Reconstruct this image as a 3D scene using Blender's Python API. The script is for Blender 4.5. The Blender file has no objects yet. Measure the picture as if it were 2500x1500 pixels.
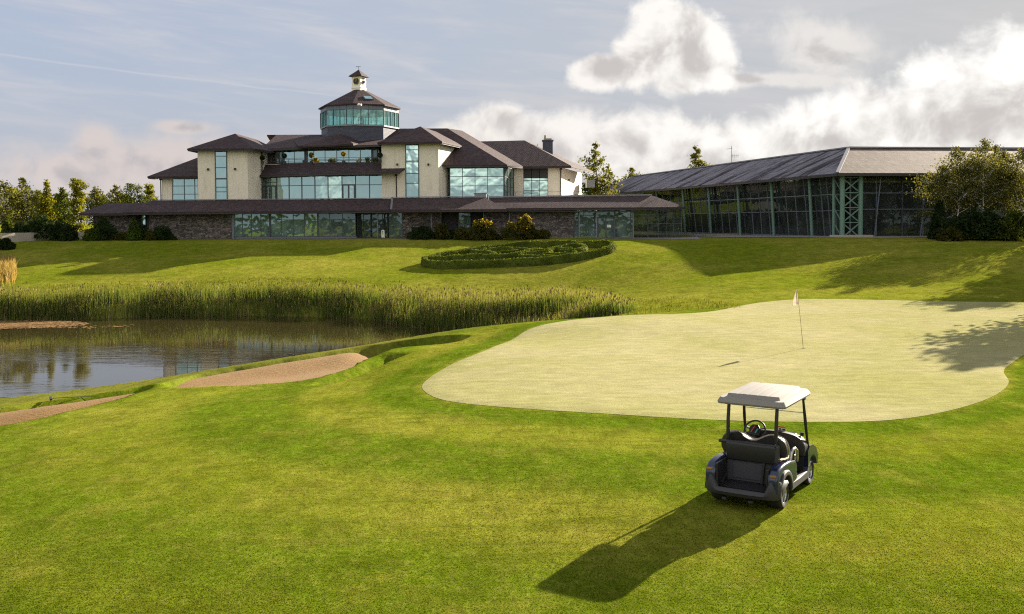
import bpy, bmesh, math, random
import numpy as np
from mathutils import Vector, Matrix
R_ = math.radians
sc = bpy.context.scene
# ---------------------------------------------------------------- camera
F, CX, CY, CAMZ = 2350.0, 1250.0, 622.0, 4.7          # measured on the 2500 x 1500 photograph
PITCH, ROLL = 2.0, -0.25
cam = bpy.data.cameras.new('camera'); camo = bpy.data.objects.new('camera', cam)
sc.collection.objects.link(camo); sc.camera = camo
cam.sensor_width = 36; cam.lens = F/2500*36; cam.shift_y = (CY-750)/2500
cam.clip_start = .1; cam.clip_end = 6000
RM = Matrix.Rotation(R_(90-PITCH),3,'X') @ Matrix.Rotation(R_(ROLL),3,'Z')
camo.matrix_world = Matrix.Translation((0,0,CAMZ)) @ RM.to_4x4()
# ---------------------------------------------------------------- light
SUN_AZ, SUN_EL = 41.0, 20.3                            # behind the clubhouse, to the right
SUN_DIR = Vector((math.sin(R_(SUN_AZ))*math.cos(R_(SUN_EL)), math.cos(R_(SUN_AZ))*math.cos(R_(SUN_EL)), math.sin(R_(SUN_EL))))
sl = bpy.data.lights.new('sun','SUN'); sl.energy = 5.0; sl.angle = R_(.5); sl.color = (1,.88,.71)
so = bpy.data.objects.new('sun', sl); sc.collection.objects.link(so)
so.rotation_euler = SUN_DIR.to_track_quat('Z','Y').to_euler(); so.location = (60,80,60)
sc.view_settings.view_transform = 'Standard'; sc.view_settings.look = 'None'
sc.view_settings.exposure = 2.1; sc.view_settings.gamma = 1; sc.view_settings.use_curve_mapping = False
sc.cycles.max_bounces = 7; sc.cycles.transparent_max_bounces = 12
sc.cycles.sample_clamp_indirect = 4; sc.cycles.use_denoising = False; sc.cycles.pixel_filter_type = 'BLACKMAN_HARRIS'; sc.cycles.filter_width = 1.15

class G:
    """tiny helper to write node trees"""
    def __init__(s, nt): s.t = nt; nt.nodes.clear()
    def n(s, typ, ins=None, out=0, **props):
        nd = s.t.nodes.new(typ)
        for k, v in props.items(): setattr(nd, k, v)
        for k, v in (ins or {}).items(): s.set(nd.inputs[k], v)
        return nd.outputs[out] if out is not None else nd
    def set(s, sock, v):
        if isinstance(v, bpy.types.NodeSocket): s.t.links.new(v, sock)
        else:
            if hasattr(sock.default_value, '__len__') and not hasattr(v, '__len__'): v = [v]*len(sock.default_value)
            if hasattr(v, '__len__') and len(sock.default_value) == 4 and len(v) == 3: v = (*v, 1)
            sock.default_value = v
    def m(s, op, a, b=0, c=0, clamp=False):
        return s.n('ShaderNodeMath', {0: a, 1: b, 2: c}, operation=op, use_clamp=clamp)
    def v(s, op, a, b=(0,0,0), out=0):
        nd = s.n('ShaderNodeVectorMath', {0: a, 1: b}, None, operation=op); return nd.outputs[out]
    def mix(s, f, a, b, blend='MIX'):
        nd = s.n('ShaderNodeMix', None, None, data_type='RGBA', blend_type=blend)
        s.set(nd.inputs[0], f); s.set(nd.inputs[6], a); s.set(nd.inputs[7], b); return nd.outputs[2]
    def ss(s, x, a, b, lo=0., hi=1.):
        return s.n('ShaderNodeMapRange', {0: x, 1: a, 2: b, 3: lo, 4: hi}, interpolation_type='SMOOTHSTEP')
    def noise(s, vec, scale, detail=4, rough=.55, dist=0., out=0):
        return s.n('ShaderNodeTexNoise', {'Vector': vec, 'Scale': scale, 'Detail': detail, 'Roughness': rough, 'Distortion': dist}, out)
    def xyz(s, x=0, y=0, z=0): return s.n('ShaderNodeCombineXYZ', {0: x, 1: y, 2: z})
    def sep(s, v): nd = s.n('ShaderNodeSeparateXYZ', {0: v}, None); return nd.outputs

# ---------------------------------------------------------------- sky
w = bpy.data.worlds.new('World'); sc.world = w; w.use_nodes = True
g = G(w.node_tree)
sky = g.n('ShaderNodeTexSky', sky_type='NISHITA', sun_disc=False, sun_elevation=R_(SUN_EL), sun_rotation=R_(SUN_AZ),
          air_density=1.0, dust_density=1.2, ozone_density=1.6, altitude=50)
d = g.n('ShaderNodeTexCoord', out=0)
dx, dy, dz = g.sep(d)
az = g.m('ARCTAN2', dx, dy)                            # 0 straight ahead, + to the right
el = g.m('ARCSINE', dz)
U = g.m('MULTIPLY', az, F/1000)                        # thousandths of a photograph pixel, near enough
V = g.m('MULTIPLY', el, F/1000)
P2 = g.xyz(U, V, 0)
def blob(cx, cy, rx, ry, rot=0.):                      # cx, cy in photograph pixels
    u0 = math.atan((cx-1250)/F)*F/1000; v0 = math.atan((540-cy)/F)*F/1000
    a = g.m('SUBTRACT', U, u0); b = g.m('SUBTRACT', V, v0)
    ca, sa = math.cos(R_(rot)), math.sin(R_(rot))
    p = g.m('DIVIDE', g.m('ADD', g.m('MULTIPLY', a, ca), g.m('MULTIPLY', b, sa)), rx/1000)
    q = g.m('DIVIDE', g.m('SUBTRACT', g.m('MULTIPLY', b, ca), g.m('MULTIPLY', a, sa)), ry/1000)
    r2 = g.m('ADD', g.m('MULTIPLY', p, p), g.m('MULTIPLY', q, q))
    return g.m('SUBTRACT', 1., g.m('SQRT', r2))
def mx(*a):
    r = a[0]
    for b in a[1:]: r = g.n('ShaderNodeMath', {0: r, 1: b, 2: .25}, operation='SMOOTH_MAX')
    return r
n1 = g.noise(P2, 9.0, 9, .58, .35)                     # billows
n2 = g.noise(g.v('ADD', P2, (3.1,7.7,0)), 3.6, 6, .55)
n3 = g.noise(g.v('ADD', P2, (9.03,2.05,0)), 22., 6, .6)
nz = g.m('ADD', g.m('MULTIPLY', g.m('SUBTRACT', n1, .5), 1.5), g.m('ADD', g.m('MULTIPLY', g.m('SUBTRACT', n2, .5), .7), g.m('MULTIPLY', g.m('SUBTRACT', n3, .5), .35)))
def field(bl): return g.m('ADD', mx(*[blob(*b) for b in bl]), nz)
c1 = field([(1662,112,104,72,-20),(1578,140,100,62,20),(1490,172,82,40,15),(1690,178,96,56)])
c2 = field([(1130,365,150,62),(1225,310,65,48),(1400,375,330,88),(1400,440,600,70),(1760,420,360,112),(2080,352,330,92,12),(2400,320,300,130,12),(2560,240,160,105),(2200,430,700,90)])
c3 = field([(200,430,170,55),(430,410,240,75),(455,322,75,18),(235,375,60,55)])
c4 = field([(2000,135,165,75,-15),(1850,210,260,22,-4)])
lit = g.noise(g.v('ADD', P2, (-.030,-.026,0)), 9.0, 5, .55, .35)       # the same billows seen from a little towards the sun
edge = g.m('MULTIPLY', g.m('SUBTRACT', lit, g.noise(P2, 9.0, 5, .55, .35)), -2.6)
def cloud(c, base, lo, hi, tlo, thi, dark, cov=1.):
    a = g.m('MULTIPLY', g.ss(c, lo, hi), cov)
    th = g.ss(g.m('SUBTRACT', c, g.m('MULTIPLY', edge, 1.3)), tlo, thi)
    return a, g.mix(th, base, dark)
near = g.ss(U, -.9, 1.1)                               # clouds towards the sun are brighter
CB = g.mix(near, (1.90,1.76,1.64,1), (2.6,2.54,2.44,1))
CD = g.mix(near, (1.38,1.30,1.28,1), (1.42,1.34,1.29,1))
a1, k1 = cloud(c1, CB, -.36, .10, -.15, 1.1, CD)
a2, k2 = cloud(c2, CB, -.36, .22, -.1, 1.3, CD)
a3, k3 = cloud(c3, (1.75,1.52,1.42,1), -.45, .5, .3, 1.2, (1.25,1.13,1.12,1), .75)
a4, k4 = cloud(c4, (2.1,2.0,1.9,1), -.15, .55, .5, 1.4, CD, .75)
# high thin streaks and vapour trails
PS = g.xyz(g.m('MULTIPLY', U, 1.1), g.m('MULTIPLY', g.m('ADD', V, g.m('MULTIPLY', U, .09)), 7.5), .7)
st = g.noise(PS, 1.7, 6, .55, .8)
hz = g.noise(PS, 6.2, 5, .6, .4)
aS = g.m('MULTIPLY', g.ss(g.m('ADD', st, g.m('MULTIPLY', g.m('SUBTRACT', hz, .5), .4)), .36, .80), .62)
aS = g.m('MULTIPLY', aS, g.ss(V, .05, .33))
def trail(x0, y0, x1, y1, wd, amt):
    t = lambda x, y: (math.atan((x-1250)/F)*F/1000, math.atan((540-y)/F)*F/1000)
    (u0, v0), (u1, v1) = t(x0, y0), t(x1, y1)
    s_ = (v1-v0)/(u1-u0)
    wob = g.m('MULTIPLY', g.m('SUBTRACT', g.noise(P2, 7., 3), .5), .010)
    dv = g.m('ABSOLUTE', g.m('ADD', g.m('SUBTRACT', V, g.m('ADD', g.m('MULTIPLY', g.m('SUBTRACT', U, u0), s_), v0)), wob))
    a = g.ss(dv, wd/1000, 0.)
    a = g.m('MULTIPLY', a, g.m('MULTIPLY', g.ss(U, u0-.02, u0+.1), g.ss(U, u1+.02, u1-.1)))
    return g.m('MULTIPLY', g.m('MULTIPLY', a, amt), g.ss(g.noise(P2, 14., 3), .25, .6, .5, 1.))
t1 = trail(-200, 165, 860, 241, 4, .25); t2 = trail(960, 248, 1110, 262, 4, .3)
t3 = trail(700, 60, 1150, 215, 12, .12)
# the rest of the dome: cumulus added out of view, bright behind the camera to lift shaded walls
nb = g.noise(g.v('MULTIPLY', d, (1,1,1.7)), 2.6, 7, .58, .3)
back = g.ss(dy, .55, .05)
aB = g.m('MULTIPLY', g.m('MULTIPLY', g.ss(nb, .46, .60), back), g.ss(dz, -.02, .08))
fl = g.ss(dy, .3, -.7)
kB = g.mix(g.ss(nb, .55, .75), g.mix(fl, (2.0,1.9,1.75,1), (4.4,4.2,3.8,1)), g.mix(fl, (1.3,1.25,1.2,1), (3.0,2.85,2.6,1)))
lum = g.n('ShaderNodeRGBToBW', {0: sky})
fac = g.m('DIVIDE', 1.45, g.m('ADD', lum, 1.4))        # thin haze evens the sky out
base = g.v('SCALE', sky); base.node.inputs['Scale'].default_value = 1; w.node_tree.links.new(fac, base.node.inputs['Scale'])
right = g.ss(az, -.45, .55)
base = g.mix(.8, base, g.mix(right, (1.12,1.25,1.56,1), (1.36,1.40,1.45,1)))
base = g.mix(g.m('MULTIPLY', g.ss(dz, .16, .0), .5), base, (1.30,1.26,1.32,1))
base = g.mix(aS, base, (1.62,1.56,1.58,1))
for a, k in ((t1, (1.9,1.75,1.7,1)), (t2, (1.9,1.8,1.75,1)), (t3, (1.9,1.8,1.75,1)), (aB, kB), (a4, k4), (a3, k3), (a1, k1), (a2, k2)):
    base = g.mix(a, base, k)
bg = g.n('ShaderNodeBackground', {'Color': base, 'Strength': .1})
g.n('ShaderNodeOutputWorld', {'Surface': bg}, None)
# ---------------------------------------------------------------- helpers
def at(px, py, Y):                                     # photograph pixel -> point at distance Y
    dv = RM @ Vector(((px-CX)/F, (CY-py)/F, -1)); t = Y/dv.y
    return Vector((0,0,CAMZ)) + dv*t
def onz(px, py, z):                                    # photograph pixel -> point at height z
    dv = RM @ Vector(((px-CX)/F, (CY-py)/F, -1)); t = (z-CAMZ)/dv.z
    return Vector((0,0,CAMZ)) + dv*t
def xat(px, Y): return at(px, 540, Y).x
COL = sc.collection
def tag(o, label=None, cat=None, group=None, kind=None):
    if label: o['label'] = label
    if cat: o['category'] = cat
    if group: o['group'] = group
    if kind: o['kind'] = kind
    return o
def empty(name, loc=(0,0,0), rz=0, label=None, cat=None, group=None):
    o = bpy.data.objects.new(name, None); COL.objects.link(o); o.location = loc; o.rotation_euler = (0,0,rz)
    o.empty_display_size = .3
    return tag(o, label, cat, group)
def npmesh(name, V_, faces, mat, parent=None, smooth=False, k=None):
    """V_ (n,3) array; faces (m,k) array of one polygon size"""
    V_ = np.asarray(V_, np.float32); faces = np.asarray(faces, np.int32)
    me = bpy.data.meshes.new(name); m_, k_ = faces.shape
    me.vertices.add(len(V_)); me.vertices.foreach_set('co', V_.ravel())
    me.loops.add(m_*k_); me.loops.foreach_set('vertex_index', faces.ravel())
    me.polygons.add(m_); me.polygons.foreach_set('loop_start', np.arange(0, m_*k_, k_, dtype=np.int32))
    me.polygons.foreach_set('loop_total', np.full(m_, k_, np.int32))
    if smooth: me.polygons.foreach_set('use_smooth', np.ones(m_, bool))
    me.update(calc_edges=True); me.validate()
    if mat: me.materials.append(mat)
    o = bpy.data.objects.new(name, me); COL.objects.link(o)
    if parent: o.parent = parent
    return o
class MB:
    """collects simple shapes into one mesh"""
    def __init__(s): s.v = []; s.f = []
    def poly(s, pts):
        b = len(s.v); s.v += [tuple(p) for p in pts]; s.f.append(list(range(b, b+len(pts)))); return s
    def raw(s, vs, fs):
        b = len(s.v); s.v += [tuple(p) for p in vs]; s.f += [[i+b for i in f] for f in fs]; return s
    def box(s, x0, x1, y0, y1, z0, z1):
        return s.raw([(x,y,z) for x in (x0,x1) for y in (y0,y1) for z in (z0,z1)],
                     [(0,1,3,2),(4,6,7,5),(0,4,5,1),(2,3,7,6),(0,2,6,4),(1,5,7,3)])
    def obox(s, p, u, n, w_, d_, h_):                  # box from corner p along unit u (width), n (depth), z (height)
        p, u, n = Vector(p), Vector(u), Vector(n); z = Vector((0,0,h_))
        c = [p, p+u*w_, p+u*w_+n*d_, p+n*d_]
        return s.raw([*c, *[q+z for q in c]], [(3,2,1,0),(4,5,6,7),(0,1,5,4),(1,2,6,5),(2,3,7,6),(3,0,4,7)])
    def prism(s, poly, z0, z1):
        n = len(poly); vs = [(x,y,z0) for x,y in poly]+[(x,y,z1) for x,y in poly]
        return s.raw(vs, [list(range(n))[::-1], list(range(n,2*n))]+[(i,(i+1)%n,n+(i+1)%n,n+i) for i in range(n)])
    def tube(s, pts, r, k=8, cap=True):
        pts = [Vector(p) for p in pts]; rs = r if hasattr(r,'__len__') else [r]*len(pts)
        vs = []; fs = []; ref = None
        for i, p in enumerate(pts):
            t = (pts[min(i+1,len(pts)-1)]-pts[max(i-1,0)]).normalized()
            if ref is None: ref = t.orthogonal()
            ref = (ref - t*ref.dot(t)).normalized(); b = t.cross(ref)
            for j in range(k):
                a = 2*math.pi*j/k; vs.append(p+(ref*math.cos(a)+b*math.sin(a))*rs[i])
        for i in range(len(pts)-1):
            for j in range(k): fs.append((i*k+j, i*k+(j+1)%k, (i+1)*k+(j+1)%k, (i+1)*k+j))
        if cap: fs += [list(range(k))[::-1], [len(pts)*k-k+j for j in range(k)]]
        return s.raw(vs, fs)
    def beam(s, a, b, w_, h_):                         # rectangular bar between two points
        a, b = Vector(a), Vector(b); t = (b-a).normalized()
        up = Vector((0,0,1)) if abs(t.z) < .95 else Vector((0,1,0))
        u = t.cross(up).normalized()*w_/2; n = u.normalized().cross(t).normalized()*h_/2
        vs = [a-u-n, a+u-n, a+u+n, a-u+n, b-u-n, b+u-n, b+u+n, b-u+n]
        return s.raw(vs, [(3,2,1,0),(4,5,6,7),(0,1,5,4),(1,2,6,5),(2,3,7,6),(3,0,4,7)])
    def lathe(s, prof, k=24, axis='z', c=(0,0,0)):     # prof: (radius, height) pairs
        vs = []; n = len(prof)
        for i in range(k):
            a = 2*math.pi*i/k
            for r, h in prof:
                q = (r*math.cos(a), r*math.sin(a), h)
                if axis == 'x': q = (q[2], q[0], q[1])
                if axis == 'y': q = (q[1], q[2], q[0])
                vs.append((q[0]+c[0], q[1]+c[1], q[2]+c[2]))
        fs = [(i*n+j, ((i+1)%k)*n+j, ((i+1)%k)*n+j+1, i*n+j+1) for i in range(k) for j in range(n-1)]
        return s.raw(vs, fs)
    def build(s, name, mat, parent=None, smooth=False, bevel=0, seg=2, sub=0):
        me = bpy.data.meshes.new(name); me.from_pydata([tuple(v) for v in s.v], [], s.f)
        bm = bmesh.new(); bm.from_mesh(me)
        bmesh.ops.remove_doubles(bm, verts=bm.verts, dist=1e-5)
        bmesh.ops.recalc_face_normals(bm, faces=bm.faces)
        bm.to_mesh(me); bm.free()
        if smooth is True: me.polygons.foreach_set('use_smooth', np.ones(len(me.polygons), bool))
        elif smooth: me.shade_smooth() if False else me.polygons.foreach_set('use_smooth', np.ones(len(me.polygons), bool))
        if mat: me.materials.append(mat)
        o = bpy.data.objects.new(name, me); COL.objects.link(o)
        if smooth and smooth is not True:
            sharp(me, smooth)
        if parent: o.parent = parent
        if bevel:
            md = o.modifiers.new('bevel','BEVEL'); md.width = bevel; md.segments = seg; md.limit_method = 'ANGLE'; md.angle_limit = R_(35)
        if sub:
            md = o.modifiers.new('sub','SUBSURF'); md.levels = sub; md.render_levels = sub
        return o
def sharp(me, deg):
    bm = bmesh.new(); bm.from_mesh(me)
    for e in bm.edges: e.smooth = not (len(e.link_faces) == 2 and e.calc_face_angle(0) > R_(deg))
    bm.to_mesh(me); bm.free()
def sheet(mb, polys, t):
    """roof covering: polygons given by their top face, made t thick"""
    key = lambda p: tuple(round(c,3) for c in p)
    edges = {}
    for P in polys:
        n = len(P)
        for i in range(n):
            e = (key(P[i]), key(P[(i+1)%n])); edges.setdefault(tuple(sorted(e)), []).append(e)
        mb.poly(P); mb.poly([(p[0],p[1],p[2]-t) for p in reversed(P)])
    for k_, es in edges.items():
        if len(es) == 1:
            a, b = es[0]; mb.poly([a, (a[0],a[1],a[2]-t), (b[0],b[1],b[2]-t), b])
    return mb
def catmull(P, n=8, closed=True):
    P = [np.array(p, float) for p in P]; out = []; N = len(P)
    rng = range(N) if closed else range(N-1)
    for i in rng:
        p0, p1, p2, p3 = (P[(i-1)%N], P[i], P[(i+1)%N], P[(i+2)%N]) if closed else (P[max(i-1,0)], P[i], P[i+1], P[min(i+2,N-1)])
        for k in range(n):
            t = k/n
            out.append(.5*((2*p1)+(-p0+p2)*t+(2*p0-5*p1+4*p2-p3)*t*t+(-p0+3*p1-3*p2+p3)*t**3))
    if not closed: out.append(P[-1])
    return np.array(out)
def inside(poly, X, Y):
    poly = np.asarray(poly); c = np.zeros(X.shape, bool); n = len(poly)
    for i in range(n):
        x0, y0 = poly[i]; x1, y1 = poly[(i+1)%n]
        cond = ((y0 > Y) != (y1 > Y)); xi = (x1-x0)*(Y-y0)/((y1-y0) if y1 != y0 else 1e-9)+x0
        c ^= cond & (X < xi)
    return c
def sdist(poly, X, Y):                                 # signed distance, negative inside
    poly = np.asarray(poly); d2 = np.full(X.shape, 1e9); n = len(poly)
    for i in range(n):
        ax, ay = poly[i]; bx, by = poly[(i+1)%n]; ex, ey = bx-ax, by-ay
        t = np.clip(((X-ax)*ex+(Y-ay)*ey)/(ex*ex+ey*ey+1e-12), 0, 1)
        d2 = np.minimum(d2, (X-ax-t*ex)**2+(Y-ay-t*ey)**2)
    return np.where(inside(poly, X, Y), -1, 1)*np.sqrt(d2)
def smooth01(x): x = np.clip(x,0,1); return x*x*(3-2*x)

# ---------------------------------------------------------------- materials
def newmat(name):
    m = bpy.data.materials.new(name); m.use_nodes = True; return m, G(m.node_tree)
def surf(g, sh, disp=None): g.n('ShaderNodeOutputMaterial', {'Surface': sh}, None)
def bsdf(g, **k):
    ins = {a.replace('_',' '): b for a, b in k.items()}
    return g.n('ShaderNodeBsdfPrincipled', ins)
def plain(name, col, rough=.5, metal=0., var=.12, scale=6., bump=0., spec=.5, coat=0.):
    m, g = newmat(name); P = g.n('ShaderNodeTexCoord', out=3)
    n = g.noise(P, scale, 5); n2_ = g.noise(P, scale*9, 3)
    f = g.m('ADD', g.m('MULTIPLY', g.m('SUBTRACT', n, .5), var*2), g.m('ADD', 1., g.m('MULTIPLY', g.m('SUBTRACT', n2_, .5), var)))
    c = g.v('SCALE', (*col,)); nd = c.node; g.set(nd.inputs['Scale'], f)
    kw = dict(Base_Color=c, Metallic=metal, Roughness=g.m('ADD', rough, g.m('MULTIPLY', g.m('SUBTRACT', n2_, .5), .15)))
    b = bsdf(g, **kw); b.node.inputs['Specular IOR Level'].default_value = spec
    if coat: b.node.inputs['Coat Weight'].default_value = coat; b.node.inputs['Coat Roughness'].default_value = .08
    if bump:
        g.set(b.node.inputs['Normal'], g.n('ShaderNodeBump', {'Height': n2_, 'Strength': bump, 'Distance': .02}))
    surf(g, b); return m
def facecoords(g):
    """(run along the face horizontally, height, 0) in metres, for any upright or sloping face"""
    ge = g.n('ShaderNodeNewGeometry', None, None); P, N = ge.outputs['Position'], ge.outputs['True Normal']
    t = g.v('NORMALIZE', g.v('CROSS_PRODUCT', (0,0,1), N))
    u = g.v('DOT_PRODUCT', P, t, 1); z = g.sep(P)[2]
    return u, z, P, N
def slate(name, c1, c2, rowh=.11, streak=0., rough=.55, streakcol=(.02,.018,.022), spec=.2):
    m, g = newmat(name); u, z, P, N = facecoords(g)
    vec = g.xyz(u, z, 0)
    br = g.n('ShaderNodeTexBrick', {'Vector': vec, 'Color1': (*c1,1), 'Color2': (*c2,1), 'Mortar': tuple(.45*x for x in c1)+(1,), 'Scale': 1., 'Mortar Size': .012,
             'Mortar Smooth': .3, 'Bias': 0., 'Brick Width': .30, 'Row Height': rowh}, None)
    n = g.noise(P, .35, 6, .6); n2_ = g.noise(P, 2.2, 5, .6)
    f = g.m('ADD', .55, g.m('MULTIPLY', g.m('ADD', n, n2_), .45))
    c = g.v('SCALE', br.outputs[0]); g.set(c.node.inputs['Scale'], f)
    c = g.mix(g.ss(g.noise(P, .8, 5, .65), .56, .72, 0, .35), c, (.11,.075,.05,1))     # lichen and rust tones
    if streak:
        sv = g.xyz(g.m('MULTIPLY', u, .30), g.m('MULTIPLY', z, .10), g.m('MULTIPLY', n2_, .12))
        s_ = g.ss(g.noise(sv, 1.6, 7, .72), .50, .60)
        c = g.mix(g.m('MULTIPLY', s_, streak), c, (*streakcol,1))
    b = bsdf(g, Base_Color=c, Roughness=rough); b.node.inputs['Specular IOR Level'].default_value = spec
    g.set(b.node.inputs['Normal'], g.n('ShaderNodeBump', {'Height': g.m('ADD', br.outputs[1], g.m('MULTIPLY', n2_, -.6)), 'Strength': .5, 'Distance': -.03}))
    surf(g, b); return m
def stonewall(name):
    m, g = newmat(name); u, z, P, N = facecoords(g)
    wv = g.noise(P, 1.5, 3, out=1)
    vec = g.v('ADD', g.xyz(g.m('MULTIPLY', u, 1.), g.m('MULTIPLY', z, 2.1), 0), g.v('SCALE', wv)); vec.node.inputs[1].default_value = (0,0,0)
    vo = g.n('ShaderNodeTexVoronoi', {'Vector': vec, 'Scale': 2.7, 'Randomness': .9}, None, feature='F1')
    ed = g.n('ShaderNodeTexVoronoi', {'Vector': vec, 'Scale': 2.7, 'Randomness': .9}, None, feature='DISTANCE_TO_EDGE')
    rnd = g.sep(vo.outputs['Color'])[0]
    c = g.mix(rnd, (.05,.042,.042,1), (.185,.155,.135,1))
    c = g.mix(g.ss(g.sep(vo.outputs['Color'])[1], .75, .9, 0, .7), c, (.26,.22,.19,1))
    c = g.mix(g.ss(ed.outputs['Distance'], .06, .0), c, (.03,.028,.028,1))
    n = g.noise(P, 9, 5); cc = g.v('SCALE', c); g.set(cc.node.inputs['Scale'], g.m('ADD', .6, g.m('MULTIPLY', n, .8)))
    b = bsdf(g, Base_Color=cc, Roughness=.85)
    g.set(b.node.inputs['Normal'], g.n('ShaderNodeBump', {'Height': g.m('ADD', g.ss(ed.outputs['Distance'], 0, .12), n), 'Strength': .7, 'Distance': .05}))
    surf(g, b); return m
def render_wall(name, col):
    m, g = newmat(name); u, z, P, N = facecoords(g)
    n = g.noise(P, 1.1, 5, .6); fine = g.noise(P, 30, 3)
    sv = g.noise(g.xyz(g.m('MULTIPLY', u, 2.2), g.m('MULTIPLY', z, .16), 0), 1.7, 5)
    f = g.m('ADD', .80, g.m('ADD', g.m('MULTIPLY', n, .22), g.m('MULTIPLY', fine, .14)))
    c = g.v('SCALE', (*col,)); g.set(c.node.inputs['Scale'], f)
    c = g.mix(g.ss(sv, .52, .72, 0, .45), c, (col[0]*.62, col[1]*.60, col[2]*.55, 1))
    b = bsdf(g, Base_Color=c, Roughness=.9)
    g.set(b.node.inputs['Normal'], g.n('ShaderNodeBump', {'Height': fine, 'Strength': .35, 'Distance': .02}))
    surf(g, b); return m
def glassmat(name, tint, refl, clear=0., rough=.03, cleartint=(.5,.8,.75)):
    """coated glazing: tinted mirror over a dark inside; clear > 0 lets one look through"""
    m, g = newmat(name); ge = g.n('ShaderNodeNewGeometry', None, None)
    P = ge.outputs['Position']; r = ge.outputs['Random Per Island']
    wob = g.n('ShaderNodeBump', {'Height': g.noise(P, .55, 2), 'Strength': .12, 'Distance': .25})
    inner = g.mix(g.ss(g.noise(g.v('MULTIPLY', P, (1,1,.6)), .9, 3), .4, .7), tuple(x*.25 for x in tint)+(1,), tuple(x*.5 for x in tint)+(1,))
    base = g.n('ShaderNodeBsdfDiffuse', {'Color': inner})
    if clear:
        tr = g.n('ShaderNodeBsdfTransparent', {'Color': (*cleartint,1)})
        base = g.n('ShaderNodeMixShader', {0: clear, 1: base, 2: tr})
    gl = g.n('ShaderNodeBsdfGlossy', {'Color': g.mix(g.m('MULTIPLY', r, .9), (*tint,1), tuple(min(1,x*.8+.1) for x in tint)+(1,)), 'Roughness': rough, 'Normal': wob})
    fr = g.n('ShaderNodeLayerWeight', {'Blend': .35}, 1)
    f = g.m('MULTIPLY', g.m('ADD', refl, g.m('MULTIPLY', fr, .35)), g.m('ADD', .80, g.m('MULTIPLY', r, .25)), clamp=True)
    surf(g, g.n('ShaderNodeMixShader', {0: f, 1: base, 2: gl})); return m
def leafmat(name, ca, cb, trans=.45, rough=.55, dark=None):
    """leaves: two greens mixed leaf by leaf, light coming through"""
    m, g = newmat(name); ge = g.n('ShaderNodeNewGeometry', None, None)
    r = ge.outputs['Random Per Island']; P = ge.outputs['Position']
    c = g.mix(r, (*ca,1), (*cb,1))
    c2_ = g.mix(g.ss(g.noise(P, .7, 3), .42, .62, 0, .55), c, tuple(x*.55 for x in ca)+(1,))
    d_ = bsdf(g, Base_Color=c2_, Roughness=.8); d_.node.inputs['Specular IOR Level'].default_value = .02
    t_ = g.n('ShaderNodeBsdfTranslucent', {'Color': g.mix(1., c2_, (1.25,1.15,.55,1), 'MULTIPLY')})
    surf(g, g.n('ShaderNodeMixShader', {0: trans, 1: d_, 2: t_})); return m
# ---------------------------------------------------------------- the lie of the land
ZG, WATER = 2.65, -2.5
CP = []
def cps(*pts): CP.extend([tuple(map(float, p)) for p in pts])
def cpp(px, py, z): q = onz(px, py, z); CP.append((q.x, q.y, z))
cps((.3,12.3,-.10),(2,11,-.06),(-14,3,-.2),(0,3,0),(14,3,.05),(0,9,0),(-6,10,0),(8,10,0),(4,15.5,0),(11,17,0),(16,22,.0),(-6,14,-.02),(0,19,0),(-3,23,-.1),(-8,17,-.2),(6,23,0),(-11,13,-.2))
cps((0,28,-.03),(4,25,0),(0,32,-.03),(6,30,0),(12,30,0),(6,38,0),(14,40,0),(10,47,0),(18,50,.02),(25,53,.05),(23,40,.03),(16,26,0),(25,32,.05),(2,43,-.05),(6.3,48.5,-.05))
cps((32,45,.4),(36,58,.9),(32,66,1.0),(27,60,.3),(15,62,.0),(13,69,.15),(20,70,.55),(28,75,1.6),(30,82,2.6),(22,80,1.75),(14,80,1.1),(8,80,.35),(8,90,1.55),(14,92,2.2),(36,80,2.8),(46,80,3.0),(46,62,1.8),(60,45,1),(60,80,3.1))
cps((30,88,2.98),(24,110,2.85),(36,88,3.0),(48,88,3.05),(60,92,3.1))
for X_ in (-75,-60,-45,-30,-15,0,10,20): cps((X_,106.5,ZG-.02),(X_,118,ZG),(X_,150,ZG))
for X_ in (-75,-58,-44,-30,-16,-2): cps((X_,100,1.80),(X_,92,.85),(X_,84,-.15),(X_,78.5,-1.05))
cps((7,74,-.7),(9,66,-.55),(9.5,60,-.5),(8,55,-.55),(4,51.5,-.6),(7,70,-.8))
for a in ((0,996,-1.75),(300,950,-1.6),(560,900,-1.48),(740,868,-1.36),(900,842,-1.22),(1000,825,-1.0),(1115,806,-.75),(1200,797,-.42)): cpp(*a)
for a in ((0,1053,-.75),(150,1016,-.82),(300,978,-.95),(415,956,-.95),(620,948,-.85),(800,930,-.78),(925,868,-.56),(1000,850,-.6),(1125,846,-.62)): cpp(*a)
cps((-8,25,-.42),(-12,20,-.5),(-5,28,-.35),(-17,18,-.75),(-21,22,-1.0),(-22,27,-1.5),(-3.5,33,-.3),(-2.5,38,-.3))
cps((-40,28,-1.9),(-40,20,-1.2),(-40,8,-.8),(-40,-10,-.3),(0,-20,.3),(40,-20,.5),(40,15,.3),(60,20,.6))
for X_ in (-150,-90,0,90,150):
    for Y_ in (-120,200,320): cps((X_,Y_, 2.6 if Y_ > 100 else 1.2))
cps((-150,40,.5),(-150,100,2.4),(150,40,2.5),(150,100,3.2),(90,40,2),(95,100,3.2),(-95,72,-.5),(-100,100,1.9))
CPa = np.array(CP); cx_, cy_ = CPa[:,0]/50, CPa[:,1]/50
def _phi(r2): return np.where(r2 > 1e-12, .5*r2*np.log(np.maximum(r2,1e-12)), 0)
n_ = len(CPa); Amat = np.zeros((n_+3, n_+3))
Amat[:n_,:n_] = _phi((cx_[:,None]-cx_[None])**2+(cy_[:,None]-cy_[None])**2)+np.eye(n_)*2e-4
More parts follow.
